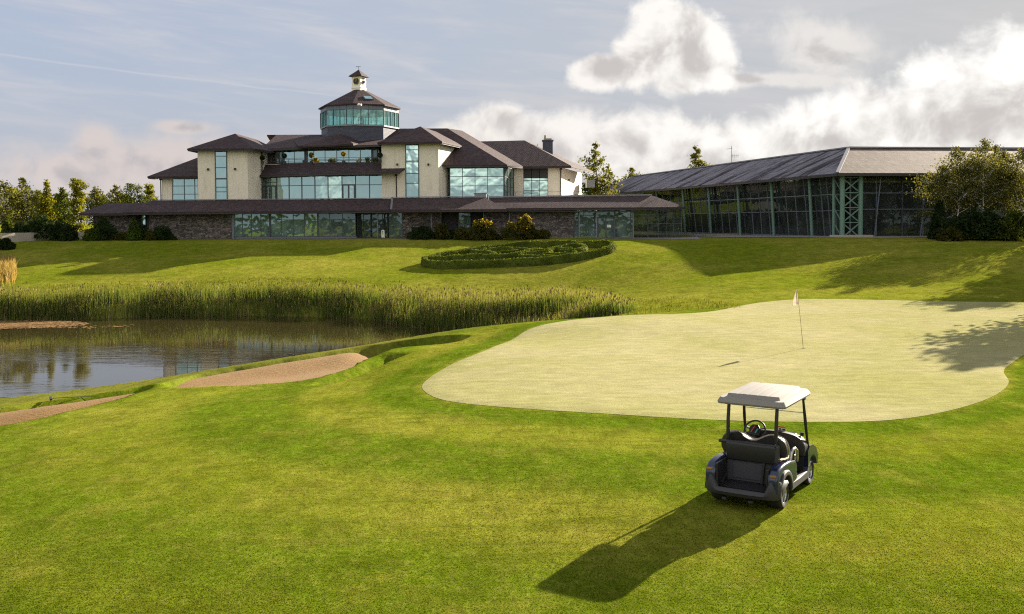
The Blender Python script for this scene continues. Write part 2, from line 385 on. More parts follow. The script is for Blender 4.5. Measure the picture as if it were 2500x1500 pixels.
Amat[:n_,n_:] = np.stack([np.ones(n_),cx_,cy_],1); Amat[n_:,:n_] = Amat[:n_,n_:].T
WT = np.linalg.solve(Amat, np.concatenate([CPa[:,2],[0,0,0]]))
POND = catmull([(-75,72),(-52,71.5),(-38,71),(-24,74.2),(-15,73),(-10.6,71),(-5.5,65.3),(-1.5,61.5),(2.2,58),(2.2,54.5),(-1.5,52),(-6,49.3),(-10,45.8),(-13,42.8),(-16,40),(-21,37.4),(-28,36),(-40,34.5),(-75,31)], 5)
B1 = catmull([(-40,24.0),(-30,24.4),(-20,25.0),(-14.8,25.6),(-13.4,26.4),(-13.0,28.2),(-12.6,31.2),(-12.7,33.6),(-13.4,35.1),(-14.6,34.3),(-16.2,33.2),(-18.2,32.0),(-24,30.9),(-32,30.3),(-40,30)], 4)
B2 = catmull([(-13.2,36.5),(-12.9,38.6),(-12.1,39.7),(-10.2,41.4),(-8.5,42.9),(-6.8,44.3),(-4.9,45.0),(-3.2,44.7),(-2.0,43.6),(-2.4,42.3),(-3.7,41.3),(-4.9,39.9),(-5.2,38.3),(-5.8,36.2),(-6.4,34.3),(-7.3,33.3),(-8.7,32.7),(-10.2,32.6),(-11.6,33.0),(-12.6,34.6)], 4)
def sandz(X, Y): return np.where(X+Y*0 > -1e9, np.where(Y < 34.8+(X+13.2)*.0, np.where(X < -12.6, -1.92, -1.7), -1.7), 0)
TR = [(-6.2,32.6),(-5.75,34.0),(-5.15,36.0),(-4.75,37.2),(-4.76,37.21),(-5.16,36.01),(-5.76,34.01)]        # grassy hollow beside the near lip
def s1(X): return -1.95+0*X
def s2(X): return -1.74+(X+12)*.012
def land(X, Y):
    X = np.asarray(X, float); Y = np.asarray(Y, float); sh = X.shape; x = X.ravel()/50; y = Y.ravel()/50
    out = np.zeros(x.size)
    for i in range(0, x.size, 20000):
        xx, yy = x[i:i+20000], y[i:i+20000]
        out[i:i+20000] = _phi((xx[:,None]-cx_[None])**2+(yy[:,None]-cy_[None])**2) @ WT[:n_]+WT[n_]+WT[n_+1]*xx+WT[n_+2]*yy
    far = smooth01((np.abs(X.ravel())-130)/60)+smooth01((Y.ravel()-260)/80)+smooth01((-80-Y.ravel())/60)
    out = out*(1-np.clip(far,0,1))+1.8*np.clip(far,0,1)
    return out.reshape(sh)
def wob(X, Y, s, seed=0):
    r = np.random.RandomState(seed); o = 0
    for k in range(6):
        a, p = r.uniform(0,6.28), r.uniform(0,6.28); f = s*r.uniform(.6,1.6)
        o = o+np.sin((X*math.cos(a)+Y*math.sin(a))*f+p)
    return o/6
def height(X, Y):
    X = np.asarray(X, float); Y = np.asarray(Y, float)
    h = land(X, Y)
    h = h+.05*wob(X,Y,.35,1)*smooth01((Y-62)/10)*smooth01((104-Y)/8)+.012*wob(X,Y,1.1,2)
    near = (Y < 90) & (X < 15) & (X > -80)
    if near.any():
        d = np.full(X.shape, 99.); d[near] = sdist(POND, X[near], Y[near])
        bank = WATER+.10+np.clip(d,0,None)*.75
        h = np.where((d < 4) & (d >= 0), np.minimum(h, np.maximum(bank, h*0+WATER+.1)+0), h)
        h = np.where(d < 0, WATER+.10+d*.55, h); h = np.maximum(h, -4.2)
        h0 = h.copy()
        for B, sz, seed, fx in ((B1,s1,3,F1),(B2,s2,4,F2)):
            d = np.full(X.shape, 99.); d[near] = sdist(B, X[near], Y[near])
            d = d+.10*wob(X,Y,3.0,seed)+.05*wob(X,Y,9.0,seed+9)
            k = smooth01(-(d+.02)/.30)
            h = h*(1-k)+np.minimum(h, sand(X,Y,sz,fx,h0)-.12)*k
            lip = np.exp(-((d-.25)/.45)**2)*.06; h = h+lip*(d > -.3)
        d = np.full(X.shape, 99.); q = near & (Y > 29) & (Y < 42) & (X > -11) & (X < -1)
        if q.any():
            d[q] = np.abs(sdist(TR, X[q], Y[q])); h = h-.42*np.exp(-(d/.42)**2)
    return h
F1 = ([-40,-24,-17.4,-15.6,-14.1,-13.2],[30,30.9,32.2,33.1,34.6,35.3]); F2 = ([-13,-12.1,-10.2,-8.5,-6.8,-4.9,-3.2,-2.0],[38.4,39.7,41.4,42.9,44.3,45,44.7,43.6])
def sand(X, Y, sz, fx, h0):                            # the sand is swept up the far face
    yf = np.interp(X, *fx); wf = smooth01((Y-yf+2.6)/2.4)*smooth01((-6.0-X)/1.6+.0*Y); s = sz(X); return s+(np.maximum(h0-.13, s)-s)*wf
def hz(x, y): return float(height(np.array([x]), np.array([y]))[0])

# ---------------------------------------------------------------- the putting green outline
GR = [(1022,912),(1040,945),(1110,968),(1250,985),(1450,1000),(1700,1015),(1950,1020),(2150,1015),(2300,990),(2400,957),(2436,925),(2424,898),(2440,880),(2500,845),(2640,800),(2640,755),(2473,739),(2300,731),(2150,727),(1950,722),(1850,725),(1780,733),(1650,757),(1500,763),(1400,770),(1290,783),(1235,803),(1175,838),(1085,872)]
GREEN = catmull([tuple(onz(x*1.0109, y*1.0109, 0.))[:2] for x, y in GR], 6)

# ---------------------------------------------------------------- grass materials
def grass_lawn():
    m, g = newmat('mown_grass'); P = g.n('ShaderNodeNewGeometry', None, 0)
    mow = g.n('ShaderNodeAttribute', None, 2, attribute_name='mow'); dg = g.n('ShaderNodeAttribute', None, 2, attribute_name='rough')
    big = g.noise(P, .09, 5, .6, .4); mid = g.noise(P, .8, 5, .65, .3); fine = g.noise(P, 7., 6, .7); xf = g.noise(P, 42., 4, .75)
    st = g.noise(g.v('MULTIPLY', P, (.35,2.2,1)), 1.3, 5, .65, .8)         # mower drag marks
    c = g.mix(g.ss(big, .36, .66), (.098,.124,.006,1), (.168,.166,.022,1))
    c = g.mix(g.m('MULTIPLY', mow, .90), c, (.050,.092,.002,1))
    c = g.mix(g.ss(mid, .48, .72, 0, .38), c, (.185,.160,.030,1))
    c = g.mix(g.ss(fine, .45, .72, 0, .60), c, (.155,.145,.032,1))
    c = g.mix(g.ss(fine, .50, .26, 0, .60), c, (.036,.058,.004,1))
    c = g.mix(g.ss(st, .48, .68, 0, .55), c, (.060,.078,.006,1))
    c = g.mix(dg, c, g.mix(fine, (.06,.08,.008,1), (.145,.13,.035,1)))
    tx = g.noise(g.v('MULTIPLY', P, (.8,.42,1)), 1.5, 9, .78, .3); tf = g.noise(g.v('MULTIPLY', P, (2.6,1.1,1)), 1.5, 6, .75)
    k_ = g.m('ADD', g.ss(tx, .28, .72, .76, 1.30), g.ss(tf, .3, .7, -.16, .16)); c = g.v('SCALE', c); g.set(c.node.inputs['Scale'], k_)
    b = bsdf(g, Base_Color=c, Roughness=1.); b.node.inputs['Specular IOR Level'].default_value = .0
    h = g.m('ADD', g.m('MULTIPLY', fine, .9), g.m('ADD', g.m('MULTIPLY', xf, .5), g.m('ADD', g.m('ADD', g.m('MULTIPLY', mid, 1.1), g.m('MULTIPLY', tx, 2.5)), g.m('MULTIPLY', st, .8))))
    g.set(b.node.inputs['Normal'], g.n('ShaderNodeBump', {'Height': h, 'Strength': .5, 'Distance': .038}))
    surf(g, b); return m
def grass_green():
    m, g = newmat('putting_green_turf'); P = g.n('ShaderNodeNewGeometry', None, 0)
    big = g.noise(P, .12, 5, .6, .5); st = g.noise(g.v('MULTIPLY', P, (.4,1.6,1)), 1.1, 5, .6, .6); fine = g.noise(P, 16., 5, .7)
    c = g.mix(g.ss(big, .35, .68), (.275,.255,.135,1), (.225,.220,.085,1))
    c = g.mix(g.ss(st, .46, .70, 0, .25), c, (.185,.184,.075,1))
    c = g.mix(g.ss(fine, .4, .75, 0, .30), c, (.285,.265,.15,1))
    c = g.mix(g.ss(g.noise(P, 1.7, 6, .7), .52, .72, 0, .5), c, (.31,.285,.16,1))
    tx = g.noise(g.v('MULTIPLY', P, (.6,1.2,1)), 2.2, 9, .75); c = g.v('SCALE', c); g.set(c.node.inputs['Scale'], g.ss(tx, .3, .7, .84, 1.14))
    b = bsdf(g, Base_Color=c, Roughness=1.); b.node.inputs['Specular IOR Level'].default_value = .0
    g.set(b.node.inputs['Normal'], g.n('ShaderNodeBump', {'Height': g.m('ADD', fine, g.m('MULTIPLY', st, 1.4)), 'Strength': .5, 'Distance': .03}))
    surf(g, b); return m
M = {}
M['lawn'] = grass_lawn(); M['green'] = grass_green()
def sandmat():
    m, g = newmat('bunker_sand'); P = g.n('ShaderNodeNewGeometry', None, 0)
    n = g.noise(P, 1.3, 5, .6); f = g.noise(P, 14, 5, .7); rk = g.noise(g.v('MULTIPLY', P, (1.2,5.,1)), 2.4, 4, .6, .4)
    c = g.mix(n, (.125,.062,.011,1), (.178,.098,.021,1)); c = g.mix(g.ss(f, .55, .75, 0, .5), c, (.075,.036,.009,1)); c = g.mix(g.ss(rk,.5,.7,0,.25), c, (.08,.046,.018,1))
    b = bsdf(g, Base_Color=c, Roughness=.95)
    g.set(b.node.inputs['Normal'], g.n('ShaderNodeBump', {'Height': g.m('ADD', f, rk), 'Strength': .6, 'Distance': .04}))
    surf(g, b); return m
M['sand'] = sandmat()
def watermat():
    m, g = newmat('pond_water'); P = g.n('ShaderNodeNewGeometry', None, 0)
    calm = g.ss(g.noise(g.v('MULTIPLY', P, (.5,1,1)), .10, 3), .45, .62)
    rip = g.noise(g.v('MULTIPLY', P, (.45,1.6,1)), 1.6, 4, .55, .3); big = g.noise(g.v('MULTIPLY', P, (.3,1,1)), .55, 2)
    x, y, z = g.sep(P); nearv = g.ss(y, 66., 50.)
    hgt = g.m('ADD', g.m('MULTIPLY', rip, g.m('MULTIPLY', g.m('ADD', .15, calm), g.m('ADD', .25, nearv))), g.m('MULTIPLY', big, .3))
    b = bsdf(g, Base_Color=(.030,.024,.010,1), Roughness=.025); b.node.inputs['IOR'].default_value = 1.33; b.node.inputs['Specular IOR Level'].default_value = 1.
    g.set(b.node.inputs['Normal'], g.n('ShaderNodeBump', {'Height': hgt, 'Strength': .10, 'Distance': .10}))
    surf(g, b); return m
M['water'] = watermat()

# ---------------------------------------------------------------- ground mesh
def axis(*segs):
    a = []
    for lo, hi, st_ in segs: a += list(np.arange(lo, hi, st_))
    return np.array(a)
gx = axis((-1500,-300,100),(-300,-90,12),(-90,-44,1.2),(-44,-15,.45),(-15,-1,.16),(-1,20,.4),(20,50,.7),(50,100,2.5),(100,300,15),(300,1501,100))
gy = axis((-1000,-100,80),(-100,6,5),(6,26,.4),(26,35,.2),(35,47.5,.14),(47.5,80,.4),(80,112,.6),(112,170,3),(170,400,20),(400,2501,150))
GX, GY = np.meshgrid(gx, gy); GH = height(GX, GY)
nx, ny = len(gx), len(gy)
idx = np.arange(nx*ny).reshape(ny, nx)
fc = np.stack([idx[:-1,:-1], idx[:-1,1:], idx[1:,1:], idx[1:,:-1]], -1).reshape(-1,4)
ground = npmesh('ground', np.stack([GX.ravel(),GY.ravel(),GH.ravel()],1), fc, M['lawn'], smooth=True)
tag(ground, kind='structure')
def mow_field(X, Y):
    out = np.zeros(X.shape); k = (Y > 5) & (Y < 70) & (np.abs(X) < 45)
    d = sdist(GREEN, X[k], Y[k]); d = d+.5*wob(X[k],Y[k],.22,7)
    pts = np.array([(-5,0),(0,.2),(.15,1),(1.3,1),(1.8,.15),(3.4,.1),(4.0,.9),(6.2,.9),(7.2,.1),(9.2,.15),(10.4,.75),(12.2,.75),(13.6,.15),(15.5,.2),(17,.8),(19,.7),(20.5,.2),(40,.2)])
    out[k] = np.interp(d, pts[:,0], pts[:,1])*smooth01((60-Y[k])/10)
    k2 = smooth01((14.3-.64*(X+7.7)-Y)/1.6)*(X < 3)*(Y > 5); out = np.maximum(out, .75*k2)
    return out
def rough_field(X, Y):                                 # unmown banks round the pond and behind the green
    r = np.zeros(X.shape); k = (Y > 20) & (Y < 85) & (X < 20) & (X > -80)
    d = sdist(POND, X[k], Y[k]); r[k] = smooth01((5.5-d)/3.)*.7
    return r
for nm, fn in (('mow',mow_field),('rough',rough_field)):
    at_ = ground.data.attributes.new(nm,'FLOAT','POINT'); at_.data.foreach_set('value', fn(GX,GY).ravel().astype(np.float32))
def drape(name, outline, mat, lift, rings=30, hfun=height, centre=None):
    o = np.asarray(outline); c = np.array(centre) if centre is not None else o.mean(0); n = len(o)
    ks = np.linspace(0,1,rings+1)[1:]
    pts = [c]+[c+(p-c)*k for k in ks for p in o]; pts = np.array(pts)
    z = hfun(pts[:,0], pts[:,1])+lift
    z[-n:] -= lift*.8
    V_ = np.column_stack([pts, z])
    tri = [(0,1+i,1+(i+1)%n,1+(i+1)%n) for i in range(n)]
    me_f = [(0,1+i,1+(i+1)%n) for i in range(n)]
    mb = MB(); mb.v = [tuple(v) for v in V_]; mb.f = me_f+[(1+r*n+i, 1+(r+1)*n+i, 1+(r+1)*n+(i+1)%n, 1+r*n+(i+1)%n) for r in range(rings-1) for i in range(n)]
    return mb.build(name, mat, smooth=True)
green = tag(drape('putting_green', GREEN, M['green'], .03, 60, centre=(12,38)), kind='structure')
for B, sz, fx in ((B1,s1,F1),(B2,s2,F2)):
    x0, y0 = B.min(0)-.5; x1, y1 = B.max(0)+.5
    xs, ys = np.arange(x0,x1,.3), np.arange(y0,y1,.3); XX, YY = np.meshgrid(xs, ys)
    ZZ = sand(XX,YY,sz,fx,land(XX,YY))+.025*wob(XX,YY,1.4,5)+.02
    ii = np.arange(XX.size).reshape(XX.shape)
    ff = np.stack([ii[:-1,:-1],ii[:-1,1:],ii[1:,1:],ii[1:,:-1]],-1).reshape(-1,4)
    cxx = XX.ravel()[ff].mean(1); cyy = YY.ravel()[ff].mean(1); ff = ff[sdist(B,cxx,cyy) < .12]
    tag(npmesh('bunker_sand', np.stack([XX.ravel(),YY.ravel(),ZZ.ravel()],1), ff, M['sand'], smooth=True), kind='structure')
pw = POND.copy(); mbw = MB(); mbw.poly([(x,y,WATER) for x,y in [(-90,29),(8,44),(8,62),(-4,70),(-14,76),(-30,78),(-90,76)]])
tag(mbw.build('pond_water', M['water']), kind='structure')
# ---------------------------------------------------------------- building materials
M['slate'] = slate('dark_slate', (.042,.029,.033), (.070,.048,.049), .13, rough=.7, spec=.12)
M['slate_hall'] = slate('weathered_slate', (.145,.138,.165), (.225,.21,.24), .30, streak=.95, rough=.8, streakcol=(.030,.023,.028), spec=.06)  # streaks are weathering; left slope's bluish sky sheen is put into the colour
M['slate_sunlit'] = slate('sunlit_weathered_slate', (.075,.058,.054), (.135,.106,.094), .30, streak=.35, rough=.8, streakcol=(.06,.042,.036), spec=.08)  # same roof's slate, colour retoned to suit its sunlit slope
M['stone'] = stonewall('dark_rubble_stone'); M['cream'] = render_wall('cream_render', (.72,.66,.54))
M['fascia'] = plain('dark_fascia', (.022,.020,.022), .5, var=.2)
M['frame'] = plain('grey_blue_window_frame', (.060,.075,.085), .45, .2)
M['post'] = plain('slate_blue_steel', (.13,.15,.19), .4, .3)
M['recess'] = plain('shadowed_cladding', (.035,.032,.034), .7)  # near-black colour puts the shade of recesses into the walls
M['towergrey'] = slate('tower_slate_hanging', (.066,.072,.098), (.088,.094,.122), .16, rough=.5)
M['panel'] = plain('grey_spandrel_panel', (.115,.13,.17), .4, .1)
M['white'] = plain('white_paint', (.78,.75,.68), .5, var=.08)
M['lead'] = plain('lead_flashing', (.20,.21,.23), .45, .4)
M['concrete'] = plain('pale_concrete', (.34,.30,.25), .9, var=.25, scale=.8, bump=.3)
M['glass'] = glassmat('teal_glazing', (.60,.86,.80), .72)
M['glass_low'] = glassmat('ground_floor_glazing', (.46,.66,.63), .44)
M['glass_dark'] = glassmat('dark_glazing', (.34,.46,.44), .30)
M['glass_tower'] = glassmat('clear_teal_glazing', (.50,.85,.82), .22, clear=.85, cleartint=(.52,.88,.80))
M['glass_hall'] = glassmat('hall_glazing', (.34,.42,.40), .045, clear=.80, cleartint=(.60,.64,.58))
M['black'] = plain('black_metal', (.012,.012,.013), .4, .3)
M['gold'] = plain('gilt', (.75,.55,.15), .35, .8)
M['green_steel'] = plain('pale_green_steel', (.115,.205,.16), .5, .1, var=.15)
M['paving'] = plain('grey_paving', (.17,.155,.155), .9, var=.25, scale=1.5, bump=.4)

def window(parent, p, u, width, height_, cols, rows, mat, fr=.07, depth=.10, door=None, out=None, name='window', lean=0., fmat=None):
    """glazing with its bars; p = lower left corner, u = direction along the wall, cols / rows = bar positions 0..1"""
    p, u = Vector(p), Vector(u).normalized(); n = Vector((u.y,-u.x,0))         # n points out to the viewer
    zz = Vector((0,0,1))+n*lean; mb = MB()
    def bar(a, b, w_, d_): mb.beam(a+n*d_*.3, b+n*d_*.3, w_, d_)
    W = lambda s, t: p+u*(s*width)+zz*(t*height_)
    up = lambda s, t0, t1, w_: mb.obox(W(s,t0)-u*w_/2-n*depth*.4, u, n, w_, depth, (t1-t0)*height_) if not lean else mb.beam(W(s,t0), W(s,t1), w_, depth)
    for c in [0,*cols,1]:
        if door and door[0] < c < door[1]: up(c, door[2], 1, fr)
        else: up(c, 0, 1, fr*(1.3 if c in (0,1) else 1))
    for r in [0,*rows,1]:
        q = W(0,r); mb.obox(q-n*(depth*.4-.004)-Vector((0,0,fr/2))+u*.004, u, n, width-.008, depth-.008, fr)
    f = mb.build(name, fmat or M['frame'], parent)
    gm = MB(); cs = [0,*sorted(cols),1]; rs = [0,*sorted(rows),1]; rr = random.Random(int(abs(p.x*71+p.z*13)))
    for a, b in zip(cs, cs[1:]):
        for c, e in zip(rs, rs[1:]):
            o = [rr.uniform(-.006,.006) for _ in range(4)]
            gm.poly([W(a,c)+n*o[0], W(b,c)+n*o[1], W(b,e)+n*o[2], W(a,e)+n*o[3]])
    pane = gm.build('pane', mat, f)
    return f
club = empty('clubhouse', (-18,114,ZG), 0, 'large cream and slate clubhouse with octagonal glass lookout and clock turret', 'building')
CL = Vector(club.location)
def cbuild(mb, name, mat, **k):
    o = mb.build(name, mat, club, **k); o.matrix_parent_inverse = Matrix.Translation(-CL); setback(o); return o
UPPER = 1.0
def setback(o):                                        # the upper storeys stand behind the edge of the terrace
    if UPPER != 1.0:
        for v in o.data.vertices: v.co = (v.co.x*UPPER, v.co.y*UPPER, CAMZ+(v.co.z-CAMZ)*UPPER)
def cwin(*a, **k):
    o = window(club, *a, **k); o.matrix_parent_inverse = Matrix.Translation(-CL); setback(o)
    for c in o.children: setback(c)
    return o
def roof(name, polys, t=.16, mat=None):
    m_ = MB(); sheet(m_, polys, t); r_ = cbuild(m_, name, mat or M['slate'])
    return r_
def fasc(pts, h=.22, w_=.12, name='fascia'):
    m_ = MB()
    for a, b in zip(pts, pts[1:]):
        a, b = Vector(a), Vector(b); m_.beam(a-Vector((0,0,h/2+.05)), b-Vector((0,0,h/2+.05)), w_, h)
    return cbuild(m_, name, M['fascia'])
# --- ground floor -----------------------------------------------------------
ZE = 6.0; YW = 112.0
def seg(p0, p1, Y, mat, name, z0=ZG-.3, z1=ZE, d_=.5):
    m_ = MB(); m_.box(xat(p0,Y), xat(p1,Y), Y, Y+d_, z0, z1); return cbuild(m_, name, mat)
for a, b, y in ((233,331,112.8),(364,466,YW),(466,569,YW+.06),(983,1078,YW),(1180,1242,YW),(1246,1402,YW+.05)): seg(a, b, y, M['stone'], 'stone_wall')
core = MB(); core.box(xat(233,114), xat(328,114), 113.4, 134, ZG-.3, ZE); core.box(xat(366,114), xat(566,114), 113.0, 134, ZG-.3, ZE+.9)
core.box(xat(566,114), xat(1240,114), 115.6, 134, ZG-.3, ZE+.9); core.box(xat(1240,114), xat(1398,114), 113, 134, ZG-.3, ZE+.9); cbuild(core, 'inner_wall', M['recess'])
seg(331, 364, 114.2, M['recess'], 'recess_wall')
cwin((xat(336,113.9),113.9,3.9), (1,0,0), xat(356,113.9)-xat(336,113.9), 1.95, [], [], M['glass'])
def xf(pxs, a, b): return [(x-a)/(b-a) for x in pxs]
def wpx(p0, p1, Y, z0, z1, cols, rows, mat, **k):
    x0, x1 = xat(p0,Y), xat(p1,Y)
    return cwin((x0,Y,z0), (1,0,0), x1-x0, z1-z0, xf(cols,p0,p1), rows, mat, **k)
wpx(571, 658, YW+.2, ZG+.35, ZE-.05, [592,614,637], [.66], M['glass_low'])
wpx(661, 775, YW+.2, ZG+.35, ZE-.05, [687,716,743], [.66], M['glass_low'])
wpx(777, 868, YW+.2, ZG+.35, ZE-.05, [805,836], [.66], M['glass_dark'])
sill = MB(); sill.box(xat(569,YW), xat(870,YW), YW+.02, YW+.4, ZG-.3, ZG+.31); cbuild(sill, 'plinth', M['panel'])
pst = MB(); pst.box(xat(566,111.9)-.0, xat(571,111.9), 111.85, 112.2, ZG-.3, ZE); cbuild(pst, 'column', M['post'])
wpx(872, 905, 114.6, ZG, ZE-.2, [888], [.72], M['glass_dark'], name='door'); wpx(908, 946, 114.6, ZG, ZE-.2, [921,934], [.72], M['glass_dark'], name='door')
wpx(950, 982, YW+.1, ZG+.1, ZE-.08, [967], [.45], M['glass_dark'])
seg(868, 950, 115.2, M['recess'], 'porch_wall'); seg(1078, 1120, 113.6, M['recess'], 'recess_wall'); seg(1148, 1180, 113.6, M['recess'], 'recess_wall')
wpx(1120, 1148, 113.2, 3.6, ZE-.3, [], [.35], M['glass_dark']); m_ = MB(); m_.box(xat(1120,113.4), xat(1148,113.4), 113.3, 113.7, ZG-.3, 3.56); cbuild(m_, 'stone_wall', M['stone'])
for px in (922, 1053, 1181, 1244):
    m_ = MB(); x = xat(px,111.4); m_.lathe([(.0,ZG-.3),(.09,ZG-.3),(.09,ZE),(0,ZE)], 10, c=(x,111.4,0)); cbuild(m_, 'column', M['post'], smooth=40)
# entrance glazing to the right of the stone
wpx(1402, 1456, YW+.3, ZG+.05, ZE-.05, [1414,1424], [.8], M['glass_dark'])
wpx(1456, 1545, YW+.3, ZG+.05, ZE-.05, [1500], [.72], M['glass_dark'], door=(0,.495,.70))
wpx(1547, 1664, YW+.6, ZG+.05, ZE-.05, [1582,1608,1628,1645], [.5], M['glass_hall'])
wpx(1459, 1500, YW+.12, ZG+.02, ZG+2.35, [1479], [], M['glass_dark'], name='door', fr=.14)
m_ = MB(); m_.box(xat(1482,112.0), xat(1492,112.0), 112.06, 112.08, ZG+1.25, ZG+1.55); cbuild(m_, 'door_notice', M['white'])
for px in (1414, 1456, 1546):
    m_ = MB(); m_.lathe([(0,ZG-.3),(.07,ZG-.3),(.07,ZE),(0,ZE)], 10, c=(xat(px,111.2),111.2,0)); cbuild(m_, 'column', M['lead'], smooth=40)
# lower roofs
roof('lower_roof', [[(-49.9,111.2,5.8),(-41,111.2,5.8),(-41,115,7.06),(-48.3,115,7.06)], [(-49.9,124,5.8),(-49.9,111.2,5.8),(-48.3,115,7.06),(-48.3,124,7.06)]])
roof('lower_roof', [[(-44.5,110.2,5.88),(-13.75,110.2,6.0),(-14.2,114.3,7.40),(-42.7,114.3,7.30)], [(-44.5,124,5.88),(-44.5,110.2,5.88),(-42.7,114.3,7.30),(-42.7,124,7.3)]])
roof('lower_roof', [[(-13.70,109.5,6.02),(-.55,109.5,6.06),(-3.3,113.9,7.55),(-14.1,113.9,7.48)], [(-.55,109.5,6.06),(-1.9,118,6.06),(-3.9,118,7.55),(-3.3,113.9,7.55)]])
roof('lower_roof', [[(-2.2,110.5,6.16),(19.9,110.5,6.22),(16.6,114.3,7.66),(-2.7,114.3,7.52)], [(19.9,110.5,6.22),(20.4,128,6.22),(17,128,7.66),(16.6,114.3,7.66)]])
fasc([(-49.8,111.3,5.8),(-44.4,111.3,5.8)]); fasc([(-44.4,110.3,5.86),(-13.75,110.3,5.98)]); fasc([(-13.7,109.6,6.0),(-.6,109.6,6.04)]); fasc([(-2,110.6,6.14),(19.8,110.6,6.2)])
m_ = MB(); m_.beam((-13.72,109.6,6.09),(-14.15,114.1,7.56),.22,.05); cbuild(m_, 'flashing', M['lead'])
m_ = MB(); m_.beam((-2.7,114.2,7.60),(16.6,114.2,7.74),.25,.10); m_.beam((-14.1,113.85,7.56),(-3.4,113.85,7.63),.2,.09); m_.beam((-42.7,114.25,7.36),(-14.3,114.25,7.47),.2,.09); cbuild(m_, 'ridge_capping', M['lead'])
m_ = MB(); m_.box(-4.4,-3.0,113.7,115,7.45,7.95); m_.box(-4.5,-2.9,113.6,115.1,7.95,8.02); cbuild(m_, 'roof_vent', M['lead'])
m_ = MB(); m_.box(-47,19,114.8,135,6.75,6.95); cbuild(m_, 'terrace_floor', M['concrete'])
soff = MB(); soff.box(-44,19.4,110.7,115,5.72,5.80); soff.box(-49.3,-44.02,111.7,115,5.60,5.68); cbuild(soff, 'soffit', M['fascia'])
# --- first floor ------------------------------------------------------------
ZT = 6.95; UPPER = 1.042
def block(poly, z0, z1, name='wall', mat=None): m_ = MB(); m_.prism(poly, z0, z1); return cbuild(m_, name, mat or M['cream'])
block([(-41.0,113),(-39.65,113),(-39.65,124),(-41.0,124)], ZT, 10.0)                       # far left wing
block([(-39.65,113.5),(-36.1,113.5),(-36.1,124),(-39.65,124)], ZT, 9.9, 'inner_wall', M['recess'])
wpx(422.5, 485.5, 113.05, 7.05, 9.95, [451.5,477], [.33,.66], M['glass'])
roof('wing_roof', [[(-42.3,112,10.05),(-35.5,112,10.08),(-35.5,118,12.9),(-37.6,118,12.9)], [(-42.3,126,10.05),(-42.3,112,10.05),(-37.6,118,12.9),(-37.6,126,12.9)]])
fasc([(-42.2,125,10.05),(-42.2,112.1,10.05),(-36,112.1,10.07)])
block([(-36.1,111),(-30.35,111),(-29.5,113.6),(-29.5,122),(-36.1,122)], ZT, 13.1)           # left tower block
wpx(528, 555.5, 110.98, 7.2, 13.05, [], [.17,.262,.42,.435,.645,.87], M['glass'], fr=.08)
roof('hipped_roof', [[(-37.0,110.1,13.1),(-29.4,110.1,13.1),(-32.6,114,15.15)], [(-29.4,110.1,13.1),(-28.4,114.5,13.1),(-28.2,122,13.2),(-32.3,122,15.15),(-32.6,114,15.15)], [(-37.0,122,13.1),(-37.0,110.1,13.1),(-32.6,114,15.15),(-32.3,122,15.15)]])
fasc([(-36.9,121,13.1),(-36.9,110.2,13.1),(-29.5,110.2,13.1),(-28.5,114.5,13.1)])
block([(-14.95,111),(-8.4,111),(-6.4,118),(-6.4,124),(-14.95,124)], ZT, 13.75)              # right tower block
wpx(992, 1023, 110.98, 7.2, 13.7, [], [.29,.465,.665,.685,.88], M['glass'], fr=.08)
roof('hipped_roof', [[(-15.3,110.1,13.72),(-7.9,110.1,13.78),(-10.75,114,15.9)], [(-7.9,110.1,13.78),(-5.5,118.6,13.78),(-6.0,122,13.9),(-9.2,122,15.9),(-10.75,114,15.9)], [(-15.3,122,13.72),(-15.3,110.1,13.72),(-10.75,114,15.9),(-9.2,122,15.9)]])
fasc([(-15.2,121,13.72),(-15.2,110.2,13.72),(-8.0,110.2,13.78),(-5.65,118.5,13.78)])
# bowed glass bay between the towers
ARC = [(603,115.6),(625,114.9),(651,114.2),(677,113.6),(707,113.0),(738,112.4),(770,111.9),(802,111.6),(836,111.4),(869,111.25),(903,111.15),(937,111.1)]
AP = [Vector((xat(px,Y),Y,0)) for px, Y in ARC]; ZB0, ZB1 = 7.0, 10.15
for i in range(len(AP)-1):
    a, b = AP[i], AP[i+1]; dk = i < 2
    if i == 2: rows = [.74]
    else: rows = [.60]
    cwin((a.x,a.y,ZB0+.05), b-a, (b-a).length, ZB1-ZB0, [], rows, M['glass_dark'] if dk else M['glass'], fr=.07)
for i in (2, 8):
    a, b = AP[i], AP[i+1]; u_ = (b-a).normalized(); n_o = Vector((u_.y,-u_.x,0))
    cwin((a.x+n_o.x*.08+u_.x*.08,a.y+n_o.y*.08,ZB0+.02), u_, (b-a).length-.16, 1.92, [.5], [], M['glass'], name='door', fr=.16)
block([(xat(573,116.2),116.2),(xat(604,116),116),(xat(604,116),118),(xat(573,116.2),118)], ZT, 10.2)
block([(-14.7,111.15),(xat(968,111.2),111.15),(xat(968,111.2),112.2),(-14.7,112.2)], ZT, 10.3)
bayb = MB(); bayb.prism([(p.x+.05,p.y+1.4) for p in AP]+[(-15.2,124),(-29.4,124)], ZT, ZB1+1.2); cbuild(bayb, 'inner_wall', M['recess'])
EA = [Vector((xat(px,Y),Y,z)) for px, Y, z in ((569,114.9,10.18),(605,114.0,10.2),(640,113.2,10.2),(680,112.3,10.21),(740,111.0,10.22),(800,110.2,10.24),(870,109.8,10.27),(937,109.6,10.3),(977,109.6,10.33))]
TA = [Vector((xat(px,Y),Y,11.72)) for px, Y in ((628,116.5),(640,116.3),(662,115.9),(695,115.3),(750,114.7),(805,114.4),(870,114.3),(925,114.2),(938,114.2))]
TA[-1] = Vector((-12.2,111.2,10.9)); TA[-2] = Vector((-14.9,113.6,11.72))
